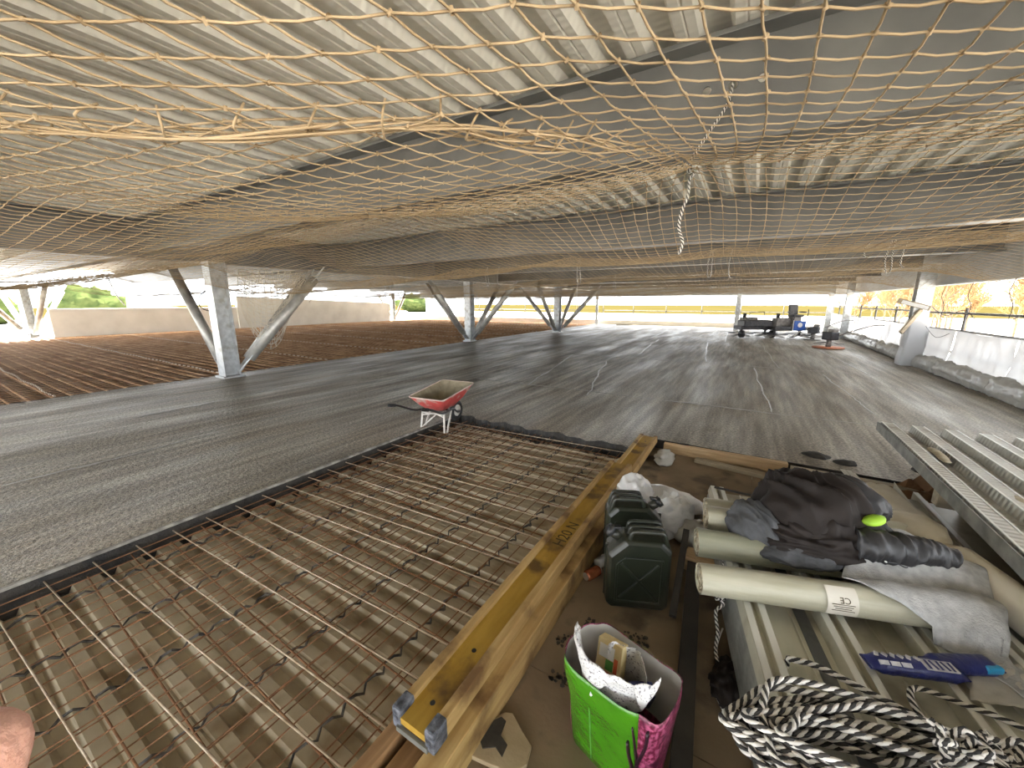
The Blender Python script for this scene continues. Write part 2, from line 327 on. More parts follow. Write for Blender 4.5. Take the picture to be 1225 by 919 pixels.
def smooth_path(pts, step=0.02):
    pts = [Vector(p) for p in pts]; out = []
    for i in range(len(pts) - 1):
        p0 = pts[max(i - 1, 0)]; p1 = pts[i]; p2 = pts[i + 1]; p3 = pts[min(i + 2, len(pts) - 1)]
        n = max(2, int((p2 - p1).length / step))
        for k in range(n):
            t = k / n
            out.append(0.5 * ((2 * p1) + (-p0 + p2) * t + (2 * p0 - 5 * p1 + 4 * p2 - p3) * t * t + (-p0 + 3 * p1 - 3 * p2 + p3) * t ** 3))
    out.append(pts[-1]); return out

def bar_mesh(name, m, length, r, n=5):
    b = MB(); b.tube([(0, 0, 0), (length * 0.5, 0, 0), (length, 0, 0)], r, n); return b.mesh(name, m, True)

# ================================================================== THE SETTING
BACK, FAR, RIGHT, POUR, WALLX = -8.0, 28.6, 3.78, -10.0, -28.3
PX0, PX1, PY1 = -3.45, -1.0, 4.17          # open bay: decking and mesh not yet poured
BX1, BY1 = 2.9, 4.62                       # boarded strip with the materials

# --- poured floor slab
def floor_slab():
    st = 0.08
    xs = np.arange(POUR, RIGHT + 0.001, (RIGHT - POUR) / 172); ys = np.arange(BACK, FAR + 0.001, (FAR - BACK) / 456)
    # snap grid lines to the borders of the open bay
    for v in (PX0, PX1, BX1): xs[np.argmin(abs(xs - v))] = v
    for v in (PY1, BY1): ys[np.argmin(abs(ys - v))] = v
    X, Y = np.meshgrid(xs, ys, indexing='ij')
    Z = np.zeros_like(X)
    for i in range(X.shape[0]):
        for j in range(X.shape[1]):
            x, y = X[i, j], Y[i, j]
            z = 0.0035 * nz(x * 1.6, y * 0.5, 3) + 0.002 * nz(x * 5, y * 2.2, 7)
            if y < 8: z += 0.003 * nz(x * 11, y * 11, 1) * min(1, (8 - y) / 2) 
            Z[i, j] = z
    E1 = Y.copy()
    Y = Y + np.where((abs(E1 - PY1) < 1e-6) & (X < PX1 + .1), 0.035 * np.sin(X * 9) + 0.03 * np.sin(X * 23 + 1), 0)
    ny = len(ys); idx = np.arange(X.size).reshape(X.shape)
    cx = (xs[:-1] + xs[1:])[:, None] / 2; cy = (ys[:-1] + ys[1:])[None, :] / 2
    hole = ((cx > PX0) & (cx < PX1) & (cy < PY1)) | ((cx > PX1) & (cx < BX1) & (cy < BY1))
    keep = ~hole
    Q = np.stack([idx[:-1, :-1], idx[1:, :-1], idx[1:, 1:], idx[:-1, 1:]], -1)[keep]
    V = np.stack([X.ravel(), Y.ravel(), Z.ravel()], -1)
    used = np.unique(Q); remap = -np.ones(len(V), int); remap[used] = np.arange(len(used))
    return obj('floor', np_mesh('floor', V[used], remap[Q], M['concrete'], True))
floor = struct(floor_slab(), 'freshly poured wet grey concrete floor slab')
# ridges of cement paste left by the float, each a low irregular bead in the slab
RID = [((-3.3, 10.4), (-2.3, 6.2)), ((0.2, 11.3), (0.42, 6.65)), ((-4.6, 11.2), (-3.6, 6.4)), ((-5.9, 11.6), (-5.3, 6.9)), ((-7.0, 12.2), (-6.6, 8.5)), ((1.5, 11.0), (1.75, 7.2)),
       ((-1.4, 17.6), (-0.9, 11.6)), ((0.5, 17.0), (0.75, 11.4)), ((-3.4, 18.0), (-2.9, 12.2)), ((2.1, 16.8), (2.4, 11.5)), ((-5.0, 6.55), (1.9, 6.68)), ((-6.4, 11.3), (2.6, 11.5)),
       ((-8.3, 13.0), (-7.9, 9.2)), ((-6.1, 18.2), (-5.7, 13.0)), ((-7.6, 5.4), (-7.3, 1.6)), ((-5.6, 3.4), (-5.5, 0.3)), ((-8.8, 7.5), (-8.5, 4.6)), ((-5.5, 17.8), (2.8, 17.9)), ((-1.0, 24.5), (-0.8, 18.1)), ((-4.1, 24.5), (-3.8, 18.1))]
for k, (a, b) in enumerate(RID):
    P = []; rr = []
    L = math.dist(a, b); n = int(L / 0.14); dx, dy = (b[0] - a[0]) / L, (b[1] - a[1]) / L
    for i in range(n + 1):
        t = i / n; o = 0.07 * nz(t * 4, k * 3.1) + 0.02 * nz(t * 25, k)
        P.append((a[0] + (b[0] - a[0]) * t - dy * o, a[1] + (b[1] - a[1]) * t + dx * o, -0.002)); rr.append(max(0.004, (0.010 + 0.014 * abs(nz(t * 9, k + 9))) * (1 if 0 < i < n else 0.2)))
    MB().tube(P, rr, 6, flat=0.55).build('paste_ridge', M['paste'], floor, True)
# sides of the slab around the open bay
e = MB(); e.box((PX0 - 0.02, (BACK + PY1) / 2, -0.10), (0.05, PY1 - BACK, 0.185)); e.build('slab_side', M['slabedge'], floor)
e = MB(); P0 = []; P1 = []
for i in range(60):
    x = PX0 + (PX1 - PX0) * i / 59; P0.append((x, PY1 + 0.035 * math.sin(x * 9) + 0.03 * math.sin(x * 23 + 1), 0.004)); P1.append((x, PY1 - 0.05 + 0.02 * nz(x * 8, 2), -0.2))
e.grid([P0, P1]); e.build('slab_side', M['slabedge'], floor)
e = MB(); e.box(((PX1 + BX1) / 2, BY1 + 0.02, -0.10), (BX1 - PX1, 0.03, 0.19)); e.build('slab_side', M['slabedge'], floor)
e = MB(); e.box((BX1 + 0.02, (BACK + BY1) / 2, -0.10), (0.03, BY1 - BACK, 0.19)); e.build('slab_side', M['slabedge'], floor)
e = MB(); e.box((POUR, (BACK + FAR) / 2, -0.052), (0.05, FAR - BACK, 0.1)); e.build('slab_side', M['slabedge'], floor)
e = MB(); e.box((PX0 - 0.006, (BACK + PY1) / 2, 0.004), (0.022, PY1 - BACK, 0.02)); tf = e.build('trim_1', M['formtop']); struct(tf, 'thin pale form strip along the slab edge')
# --- trapezoidal steel decking in the open bay, sheet by sheet
pit = sroot('floor_decking', 'dusty ribbed steel floor decking in the unpoured bay')
PITCH = 0.207
def deck_profile(n, pitch, d, crest, slope, groove=0.006):
    pr = []
    for i in range(n):
        o = i * pitch; v = pitch - crest - 2 * slope
        pr += [(o, -d), (o + v, -d), (o + v + slope, 0), (o + v + slope + crest * 0.42, 0), (o + v + slope + crest * 0.5, -groove), (o + v + slope + crest * 0.58, 0), (o + v + slope + crest, 0), (o + pitch, -d)]
    return pr
b = MB(); b.sweep(deck_profile(3, PITCH, 0.05, 0.118, 0.022), 0, 2.9); me = b.mesh('deck_sheet', M['pitdeck'])
y = BACK
while y < PY1 + 0.1:
    o = obj('deck_sheet', me, pit); o.rotation_euler = (0, 0, R(90)); o.location = (-0.78, y, -0.13); y += 3 * PITCH
e = MB(); e.box((-0.9, (BACK + PY1) / 2 + 0.1, -0.27), (5.6, PY1 - BACK + 0.6, 0.05)); e.build('soffit_board', M['rustdeck'], pit)
# --- reinforcement mesh over that decking, bar by bar
mesh_root = thing('reinforcement_mesh', 'welded rusty steel reinforcement mesh lying over the ribbed decking bay', 'rebar mesh', (-2.2, 1.6, -0.10))
lb = bar_mesh('long_bar', M['rebarpale'], 2.62, 0.0046); lr = bar_mesh('long_bar_rusty', M['rebar'], 2.4, 0.0045)
y = -1.6; k = 0
while y < 4.1:
    o = obj('long_bar', lb, mesh_root); o.location = (-3.55 + 2.2 + random.uniform(-.03, .1), y - 1.6, 0.062 + random.uniform(-.004, .004)); o.rotation_euler = (0, 0, R(3.2 + random.uniform(-1.2, 1.2))); y += 0.205; k += 1
y = -1.5
while y < 4.0:
    o = obj('long_bar', lr, mesh_root); o.location = (-3.3 + 2.2 + random.uniform(-.1, .1), y - 1.6, 0.04 + random.uniform(-.004, .004)); o.rotation_euler = (0, 0, R(random.uniform(-1.5, 1.5))); y += 0.21 + random.uniform(-.02, .02)
cb = bar_mesh('cross_bar', M['rebar'], 5.7, 0.0034)
x = -3.38
while x < -1.04:
    o = obj('cross_bar', cb, mesh_root); o.location = (x + 2.2, -1.6 - 1.6 + random.uniform(-.05, .05), 0.051); o.rotation_euler = (0, R(random.uniform(-.05, .05)), R(90 + random.uniform(-.25, .25))); x += 0.1
x = -3.33
cb2 = bar_mesh('cross_bar_short', M['rebar'], 3.4, 0.0034)
while x < -1.04:
    o = obj('cross_bar', cb2, mesh_root); o.location = (x + 2.2, (-1.6 if random.random() < .5 else 0.65) - 1.6, 0.032); o.rotation_euler = (0, 0, R(90 + random.uniform(-.6, .6))); x += 0.1 + random.uniform(0, .05)
# continuous bent-wire spacers under the mesh
for k, x in enumerate((-3.2, -2.72, -2.25, -1.75, -1.3)):
    P = []; n = 150
    for i in range(n):
        yy = -1.4 + 5.5 * i / n; P.append((x + 2.2 + 0.018 * math.sin(i * 2.1) + 0.03 * nz(yy, k), yy - 1.6, 0.012 + 0.016 * math.cos(i * 2.1)))
    MB().tube(P, [0.006 + 0.009 * abs(nz(i * .23, k)) for i in range(n)], 4).build('bar_spacer', M['spacer'], mesh_root)
# rubble along the far lip
for k in range(26):
    x = random.uniform(PX0 + .3, PX1); s = random.uniform(.02, .05)
    b = MB(); b.ball((0, 0, 0), (s, s * random.uniform(.6, 1), s * .6), 7, 5)
    b.v = [(p[0] * (1 + .4 * nz(p[0] * 40, p[1] * 40, k)), p[1], p[2]) for p in b.v]
    o = b.build('concrete_crumb', M['slabedge']); o.location = (x, PY1 - random.uniform(.05, .12), -0.115); tag(o, 'small dark concrete crumb along the far lip of the decking bay', 'rubble', 'concrete crumbs along the far lip of the bay')
# --- boarded strip: sheets of plywood
plyf = sroot('floor_plywood', 'dusty plywood boards laid as a walkway')
for (x0, x1, y0, y1) in ((-1.0, 0.18, -1.1, 1.34), (-1.0, 0.18, 1.344, 3.1), (-1.0, 0.18, 3.104, 4.6), (0.184, 1.4, -1.1, 1.9), (0.184, 1.4, 1.904, 4.6), (1.404, 2.88, -1.1, 2), (1.404, 2.88, 2.004, 4.6), (-1.0, 2.88, -8, -1.104)):
    b = MB(); b.box(((x0 + x1) / 2, (y0 + y1) / 2, -0.109), (x1 - x0, y1 - y0, 0.018)); b.build('plywood_sheet', M['ply'], plyf)
# dried spatter on the plywood
for k, (x, y, s) in enumerate(((-.45, 1.62, .09), (-.33, 1.75, .07), (-.62, 1.55, .06), (-.55, 1.72, .05), (-.25, 1.55, .05), (-.58, 1.36, .05), (-.30, 1.43, .06))):
    b = MB()
    for q in range(26):
        a = random.uniform(0, 6.28); r = s * random.random() ** .6; t = random.uniform(.003, .012)
        b.poly([(x + r * math.cos(a) + t * random.uniform(.6, 1.3) * math.cos(u), y + r * math.sin(a) * 0.8 + t * random.uniform(.6, 1.3) * math.sin(u)) for u in (0, 1.05, 2.1, 3.14, 4.2, 5.2)], -0.0998, -0.0975)
    o = b.build('mortar_spatter', M['spill'], plyf); o['kind'] = 'stuff'
# --- area beyond the pour edge: rust-brown mesh over decking
rf = sroot('floor_rebar_bay', 'rust-brown reinforcement over decking beyond the pour edge')
b = MB(); b.sweep([(p[0], p[1]) for p in deck_profile(3, 0.3, 0.05, 0.13, 0.03)], 0, WALLX * -1 + POUR); me = b.mesh('deck_sheet_rust', M['rustdeck'])
y = BACK
while y < FAR:
    o = obj('deck_sheet', me, rf); o.rotation_euler = (0, 0, R(90)); o.location = (POUR, y, -0.12); y += 0.9
V = []; Q = []
def add_bars(A, B, r, sides=3):
    """many straight prisms at once: A, B (n,3)"""
    A = np.asarray(A, float); B = np.asarray(B, float); D = B - A; L = np.linalg.norm(D, axis=1, keepdims=True); D = D / np.maximum(L, 1e-9)
    ref = np.where(np.abs(D[:, 2:3]) > 0.9, np.array([[1., 0, 0]]), np.array([[0, 0, 1.]]))
    s = np.cross(D, ref); s /= np.linalg.norm(s, axis=1, keepdims=True); u = np.cross(s, D)
    r = np.broadcast_to(np.asarray(r, float).reshape(-1, 1), (len(A), 1))
    vs = []
    for P in (A, B):
        for k in range(sides):
            a = 2 * math.pi * k / sides + 0.5
            vs.append(P + (s * math.cos(a) + u * math.sin(a)) * r)
    vs = np.stack(vs, 1)                     # n, 2*sides, 3
    base = (np.arange(len(A)) * 2 * sides)[:, None, None]
    q = np.array([[k, (k + 1) % sides, sides + (k + 1) % sides, sides + k] for k in range(sides)])[None]
    return vs.reshape(-1, 3), (base + q).reshape(-1, 4)
def join(parts):
    V = []; Q = []; o = 0
    for v, q in parts: V.append(v); Q.append(q + o); o += len(v)
    return np.concatenate(V), np.concatenate(Q)
ya = np.arange(BACK, FAR - 0.2, 0.24); n = len(ya); ja = np.random.uniform(-.05, .05, n)
p1 = add_bars(np.stack([np.full(n, WALLX + .3), ya + ja, np.full(n, -0.055)], 1), np.stack([np.full(n, POUR - .03), ya - ja, np.full(n, -0.055)], 1), 0.020, 4)
xa = np.arange(WALLX + .3, POUR - .05, 0.22); n = len(xa)
p2 = add_bars(np.stack([xa, np.full(n, BACK), np.full(n, -0.035)], 1), np.stack([xa, np.full(n, FAR - .2), np.full(n, -0.035)], 1), 0.005, 4)
o = obj('rusted_bars', np_mesh('rusted_bars', *join([p1, p2]), M['rustfield']), rf); o['kind'] = 'stuff'
A = []; B = []
for yy in np.arange(-1.2, 27, 2.6):
    for xx in np.arange(WALLX + .6, POUR - .2, 0.24):
        A.append((xx, yy + .02 * math.sin(xx * 3), -0.02)); B.append((xx + .10, yy + .02 * math.sin(xx * 3), -0.02))
o = obj('pale_spacer_rows', np_mesh('pale_spacer_rows', *add_bars(A, B, 0.018, 4), M['palespacer']), rf); o['kind'] = 'stuff'
# --- ceiling: ribbed decking sheets under an unseen light-blocking slab
ceil = sroot('ceiling', 'pale ribbed steel decking of the floor above')
prof = [(x, -z) for x, z in deck_profile(3, 0.3, 0.062, 0.115, 0.032, 0.008)]
b = MB(); b.sweep(prof, BACK, FAR + .4); me = b.mesh('deck_sheet_roof', M['ceildeck'])
x = WALLX - 0.6
while x < RIGHT:
    o = obj('deck_sheet', me, ceil); o.location = (x, 0, 3.11); x += 0.9
e = MB(); e.box(((WALLX + RIGHT) / 2 + 0.2, (BACK + FAR) / 2 + 0.2, 3.26), (RIGHT - WALLX + 1.8, FAR - BACK + 0.6, 0.16)); e.build('unseen_upper_slab', M['slabtop'], ceil)  # unseen slab over the thin decking, added to keep daylight from coming through
# --- steel beams across (I sections), each its own object
def ibeam(name, label, x0, x1, y, zb, zt, bf=0.26, tf=0.028, tw=0.016, holes=(), mt='beam'):
    t = thing(name, label, 'beam', ((x0 + x1) / 2, y, zb)); d = zt - zb; hl = (x1 - x0) / 2
    MB().box((0, 0, tf / 2), (2 * hl, bf, tf)).build('bottom_flange', M[mt], t, bevel=0.004)
    MB().box((0, 0, d - tf / 2), (2 * hl, bf, tf)).build('top_flange', M[mt], t, bevel=0.004)
    wb = MB(); z0, z1 = tf, d - tf; cur = -hl; cx0 = (x0 + x1) / 2; sq = 0.036; zc = 0.36
    for hx in sorted(holes):
        h = hx - cx0
        wb.box(((cur + h - sq) / 2, 0, (z0 + z1) / 2), (h - sq - cur, tw, z1 - z0))
        wb.box((h, 0, (z0 + zc - sq) / 2), (2 * sq, tw, zc - sq - z0)); wb.box((h, 0, (z1 + zc + sq) / 2), (2 * sq, tw, z1 - zc - sq))
        nn = 24
        rings = []
        for yy, rad in ((-tw / 2, 0), (-tw / 2, 1), (tw / 2, 1), (tw / 2, 0)):
            rg = []
            for i in range(nn):
                a = 2 * math.pi * i / nn; c, s_ = math.cos(a), math.sin(a)
                if rad: rg.append((h + 0.026 * c, yy, zc + 0.026 * s_))
                else:
                    k = sq / max(abs(c), abs(s_)); rg.append((h + k * c, yy, zc + k * s_))
            rings.append(rg)
        wb.loft(rings, False, False); cur = h + sq
    wb.box(((cur + hl) / 2, 0, (z0 + z1) / 2), (hl - cur, tw, z1 - z0))
    wb.build('web', M[mt], t)
    return t
ORD = ['nearest', 'second', 'third', 'fourth', 'fifth', 'sixth', 'seventh']
for k in range(7):
    y = 2.9 + 3.95 * k
    ibeam('ceiling_beam', 'grey steel ceiling beam over the poured slab, %s from the camera%s' % (ORD[k], ', three round holes in its web' if k == 0 else ''), POUR + 0.15, RIGHT - 0.05, y, 2.5, 3.1, holes=(-0.38, -0.24, -0.09) if k == 0 else ())
    ibeam('ceiling_beam', 'grey steel ceiling beam over the rust-brown rebar bay, %s from the camera' % ORD[k], WALLX, POUR - 0.15, y, 2.5, 3.1)
for nm, y in (('just behind', -1.05), ('farther behind', -5.0)):
    ibeam('ceiling_beam', 'grey steel ceiling beam %s the camera' % nm, WALLX, RIGHT - 0.05, y, 2.5, 3.1)
g = thing('main_girder', 'long grey steel girder running over the row of raking columns', 'beam', (POUR, 10, 2.42))
MB().box((0, 0, .014), (.3, FAR - BACK, .028)).build('bottom_flange', M['beam'], g); MB().box((0, 0, .34), (.018, FAR - BACK, .63)).build('web', M['beam'], g); MB().box((0, 0, .67), (.3, FAR - BACK, .028)).build('top_flange', M['beam'], g)
# edge beams above the openings
def edge_beam(label, a, b, zb, zt):
    t = thing('edge_beam', label, 'beam', (a[0], a[1], zb)); c = (b[0] - a[0], b[1] - a[1]); L = math.hypot(*c); rz = math.atan2(c[1], c[0]); t.rotation_euler = (0, 0, rz)
    MB().box((L / 2, 0, (zt - zb) / 2), (L, 0.03, zt - zb)).build('web', M['edgebeam'], t)
    MB().box((L / 2, 0, 0.02), (L, 0.22, 0.04)).build('bottom_flange', M['edgebeam'], t); MB().box((L / 2, 0, zt - zb - .02), (L, 0.22, 0.04)).build('top_flange', M['edgebeam'], t)
edge_beam('deep pale grey edge beam above the sheeted guardrail', (RIGHT + .12, -8), (RIGHT + .12, FAR), 2.0, 3.1)
edge_beam('deep pale grey edge beam across the far end', (WALLX, FAR + .1), (RIGHT + .2, FAR + .1), 2.02, 3.1)
# --- low walls on the far side of the rebar bay
def wall(name, pts, th, label):
    b = MB(); vs = []
    for sx in (-th / 2, th / 2): vs += [(WALLX + sx, y, z) for y, z in pts]
    n = len(pts); b.add(vs, [tuple(range(n - 1, -1, -1)), tuple(range(n, 2 * n))] + [(i, (i + 1) % n, n + (i + 1) % n, n + i) for i in range(n)])
    return struct(b.build(name, M['wall']), label)
wall('wall_left', [(4.3, -.45), (12.2, -.45), (12.2, 1.22), (4.3, 1.22)], 0.25, 'low pale concrete parapet wall')
o = MB().box((WALLX, 8.25, 1.26), (0.32, 7.9, 0.08)).build('wall_coping', M['coping'], bpy.data.objects['wall_left']); 
wall('wall_left_ramp', [(12.25, -.45), (24.6, -.45), (24.6, 1.52), (12.25, 1.98)], 0.26, 'taller pale concrete wall with a sloping top')
kb = struct(MB().box(((POUR + 0) / 2 - 9, FAR + .12, -.02), (-WALLX + 1, 0.22, 0.86)).build('wall_far', M['wall']), 'low concrete kerb wall across the far end'); kb.location = (0, 0, -.1)
# --- outside ground
b = MB(); N = 40; P = []
for i in range(N + 1):
    P.append([(-400 + 800 * i / N, -300 + 800 * j / N, -0.47) for j in range(N + 1)])
struct(b.grid(P).build('ground', M['field']), 'pale gravel outside the building')
md_ = MB(); md_.box((-20, 190, -.45), (700, 230, .03)); md_.box((-150, 30, -.45), (150, 90, .03)); struct(md_.build('ground_meadow', M['meadow']), 'yellow-green meadow beyond the site')

# ================================================================== COLUMNS
def hcol(t, h, bw=0.25, m='galv'):
    b = MB(); f = 0.02
    b.box((0, -bw / 2 + f / 2, h / 2), (bw, f, h)); b.build('flange', M[m], t, bevel=0.003)
    MB().box((0, bw / 2 - f / 2, h / 2), (bw, f, h)).build('flange', M[m], t, bevel=0.003)
    MB().box((0, 0, h / 2), (0.016, bw - 2 * f, h)).build('web', M[m], t)
def vcol(name, label, x, y, spread=1.9, rz=0, pipes=((1, 0), (-1, 0), (0, 1), (0, -1))):
    t = thing(name, label, 'column', (x, y, -0.06), rz, 'raking column clusters')
    hcol(t, 2.48, .31)
    MB().box((0, 0, 0.075), (0.42, 0.42, 0.05)).build('base_plate', M['galv'], t, bevel=0.005)
    for dx, dy in pipes:
        a = Vector((dx * .17, dy * .17, .16)); bb = Vector((dx * spread * 1.17, dy * spread * 1.17, 2.36)); d = (bb - a).normalized()
        p = MB().tube([a + d * .35, bb - d * .2], 0.10, 16).build('raking_pipe', M['pipe'], t, True)
        for q, w_ in ((a + d * .22, 1), (bb - d * .1, 1)):
            g = MB().beam(q - d * .22, q + d * .24, 0.024, 0.2, up=(-dy, dx, 0)).build('gusset_plate', M['galv'], p, bevel=0.004)
            bo = MB()
        for s_ in (-.05, .05):
            q = a + d * (.36 + s_); sd = Vector((-dy, dx, 0)).normalized()
            MB().tube([q - sd * .02 + d * 0, q + sd * .03], 0.014, 6).build('bolt', M['spacer'], p)
    return t
vcol('raking_column', 'nearest galvanised column with four raking pipe struts at the pour edge', -9.61, 3.85, 1.75, 0, ((-1, 0), (0, 1), (.42, .88)))
vcol('raking_column', 'middle galvanised column with four raking pipe struts at the pour edge', -10.0, 12.93)
vcol('raking_column', 'farthest galvanised column with raking pipe struts on the slab', -8.85, 19.1)
vcol('raking_column', 'raking pipe column standing at the end of the low white wall', -28.6, 3.7, 1.3, R(20))
vcol('raking_column', 'raking pipe column beside the sloping wall and pale blue cabin', -28.4, 25.2, 1.4)
def post(label, x, y, h=2.5, bw=0.24, m='galv'):
    t = thing('steel_column', label, 'column', (x, y, -0.02), 0, 'plain steel columns'); hcol(t, h, bw, m)
    MB().box((0, 0, .02), (.36, .36, .03)).build('base_plate', M[m], t); return t
pr = post('white-dusted steel column wrapped in sheeting beside the right guardrail', 3.62, 13.84, 2.5, 0.3)
post('steel column at the far end beside the black machine', -0.7, 26.3)
post('steel column at the far right corner', 3.6, 27.2); post('steel column on the right edge next to the corner', 3.62, 22.6)
post('thin steel column at the far end left of the guardrail', -9.86, 28.2, 2.5, 0.16)
post('pale steel column at the far left of the picture beside the raking pipes', -29.0, 2.2, 2.5, 0.3)
o = MB().box((-9.95, 3.55, -.018), (.35, .12, .012), rz=.5).build('white_marker_board', M['white']); tag(o, 'small white board lying at the foot of the nearest raking column', 'board')
# timber brace, lamp head and cable on the right-hand column
t = thing('timber_brace', 'dark timber brace leaning on the right-hand column', 'brace', (3.3, 13.55, 1.0))
MB().beam((-.05, -.15, -.15), (.3, .12, .42), .05, .09).build('board', M['timbergrey'], t)
t = thing('floodlight', 'grey site floodlight clamped to the right-hand column', 'lamp', (3.42, 13.45, 1.55))
MB().box((-.05, -.1, .0), (.62, .16, .12), rz=-.3, ry=.32).build('housing', M['timbergrey'], t, bevel=.01)
MB().box((-.05, -.18, -.01), (.5, .02, .08), rz=-.3, ry=.32).build('lens', M['wbag'], t); MB().tube([(.1, -.02, -.05), (.2, .2, -.12)], .015, 6).build('clamp', M['rail'], t)

# ================================================================== GUARDRAILS AND SHEETING
def guardrail(label, pts, zt=(1.36, 0.98, .5), posts=True):
    t = thing('guardrail', label, 'railing', (pts[0][0], pts[0][1], 0)); o = Vector((pts[0][0], pts[0][1], 0))
    for p in pts: MB().tube([Vector((p[0], p[1], -.3)) - o, Vector((p[0], p[1], zt[0] + .12)) - o], 0.027, 8).build('rail_post', M['rail'], t, True)
    for z in zt:
        MB().tube([Vector((p[0], p[1], z + .012 * math.sin(i * 2.3))) - o for i, p in enumerate(pts)], 0.025, 8).build('rail_tube', M['rail'], t, True)
    return t
GR = [(RIGHT + .17, y) for y in (2.6, 5.1, 7.5, 9.9, 12.3, 14.7, 17.1, 19.5, 21.9, 24.3, 26.7, 28.5)]
guardrail('grey scaffold-tube guardrail along the right edge behind white sheeting', GR)
guardrail('scaffold-tube guardrail across the far end of the slab', [(x, FAR + .3) for x in np.arange(-9.6, 4.2, 2.25)], (1.45, 1.0, .62))
guardrail('scaffold-tube guardrail at the far end of the rebar bay', [(x, FAR + .3) for x in np.arange(-26, -10, 2.4)], (1.45, 1.0, .62))
NM = ['first', 'second', 'third', 'fourth', 'fifth', 'sixth', 'seventh', 'eighth', 'ninth', 'tenth', 'eleventh']
for k in range(len(GR) - 1):
    y0, y1 = GR[k][1] + .02, GR[k + 1][1] - .02
    t = thing('plastic_sheet', 'white plastic sheeting hung on the right guardrail, %s bay from the camera' % NM[k], 'sheeting', (RIGHT + .1, y0, 0), 0, 'white sheeting on the right guardrail')
    P = []; n = 26
    for i in range(n + 1):
        yy = (y1 - y0) * i / n; row = []
        for j in range(15):
            v = j / 14; z = 0.99 - .02 * math.sin(math.pi * i / n) - v * .85
            fold = .035 * nz(yy * 2.2 + k * 5, v * 1.2) * (.3 + v) + .018 * nz(yy * 7 + v * 2, k * 2.0 + v * 3)
            row.append((-.1 * v ** 2 + fold - .012, yy, z))
        P.append(row)
    MB().grid(P).build('hanging_sheet', M['sheeting'], t, True)
    P = []
    for i in range(61):
        yy = (y1 - y0 + .04) * i / 60; ring = []
        for j in range(24):
            a = 2 * math.pi * j / 24; r = 0.15 + .06 * nz(yy * 2 + k * 9, math.cos(a) * 1.5, math.sin(a) * 1.5) - .07 * abs(nz(yy * 6 + k + math.cos(a) * 2, math.cos(a) * 2, math.sin(a) * 2)) - .04 * abs(nz(yy * 14 + k + math.sin(a) * 3, math.cos(a) * 4, math.sin(a) * 4)) + .02
            ring.append((-.12 + r * .9 * math.cos(a), yy, max(0.004, .15 + r * 1.15 * math.sin(a))))
        P.append(ring)
    MB().loft(P).build('bunched_hem', M['sheetgrey'], t, True)
t = thing('column_wrap', 'white plastic wrapped round the foot of the right-hand column', 'sheeting', (3.62, 13.84, 0))
P = []
for j in range(12):
    z = .01 + 1.15 * j / 11; P.append([((.20 + .03 * (1 - j / 11) + .03 * nz(a * 2, z * 3)) * math.copysign(abs(math.cos(a)) ** .3, math.cos(a)), (.20 + .03 * nz(a * 2 + 4, z * 3)) * math.copysign(abs(math.sin(a)) ** .3, math.sin(a)), z) for a in [2 * math.pi * i / 28 for i in range(28)]])
MB().loft(P, False, False).build('wrap', M['sheeting'], t, True)
def cable(label, pts, r=.008, m='blackpl', cat='cable', name='cable'):
    pts = [Vector(p) for p in pts]; o = MB().tube([p - pts[0] for p in smooth_path(pts, .06)], r, 5).build(name, M[m], None, True); o.location = pts[0]; return tag(o, label, cat)
cable('black cable sagging along the top rail between the right column and first posts', [(3.75, 13.6, 1.5), (3.85, 13, 1.3), (3.92, 12.3, 1.42), (3.9, 11.1, 1.1), (3.92, 9.9, 1.42), (3.95, 8, 1.36)])
cable('thin cable hanging in a loop on the sheeting beside the right column', [(3.7, 13.5, 1.02), (3.74, 12.9, .8), (3.8, 12.4, .92)], .006)
for k, (y, z0) in enumerate(((12.9, 1.98), (11.6, 1.98), (10.1, 2.0))):
    cable('thin cord hanging from the edge beam in front of bare trees, %s from the column' % NM[k], [(3.72, y, z0), (3.70, y + .04, z0 - .25), (3.75, y - .03, z0 - .45), (3.73, y - .05, z0 - .72)], .006, 'ropeb', 'cord', 'cord')
for k, (x, y, L) in enumerate(((-8.2, 28.3, .7), (-4.6, 28.2, .6), (-1.9, 28.4, .65))):
    pass

# ================================================================== OUTSIDE
def bare_tree(seed, h):
    rnd = random.Random(seed); A = []; B = []; r_ = []; tw = [[], [], []]
    def grow(p, d, L, r, lev):
        n = 3
        for i in range(n):
            q = p + d * L / n; lst = (A, B, r_) if lev < 2 else tw
            lst[0].append(tuple(p)); lst[1].append(tuple(q)); lst[2].append(r * (1 - .2 * i))
            p = q; d = (d + Vector((rnd.uniform(-.18, .18), rnd.uniform(-.18, .18), rnd.uniform(-.05, .12)))).normalized()
            if lev < 4:
                for _ in range(2):
                    sd = Vector((rnd.uniform(-1, 1), rnd.uniform(-1, 1), rnd.uniform(.1, .9))).normalized()
                    grow(p, (d * .5 + sd * .8).normalized(), L * rnd.uniform(.5, .72), r * .55, lev + 1)
    grow(Vector((0, 0, 0)), Vector((0, 0, 1)), h * .5, .07, 0)
    m1 = np_mesh('trunk', *add_bars(A, B, np.array(r_), 5), M['trunk']); m2 = np_mesh('twigs', *add_bars(tw[0], tw[1], np.maximum(np.array(tw[2]), .011), 3), M['twig'])
    return m1, m2
TREES = [bare_tree(s, h) for s, h in ((1, 5.5), (2, 4.6), (3, 6.2), (4, 5.0), (5, 4.0))]
rt = random.Random(3); spots = []
for i in range(22): spots.append((rt.uniform(7.0, 14), 7 + i * 2.1 + rt.uniform(-1, 1)))
for i in range(9): spots.append((rt.uniform(6, 20) - i * .5, 46 + i * 2 + rt.uniform(-2, 2)))
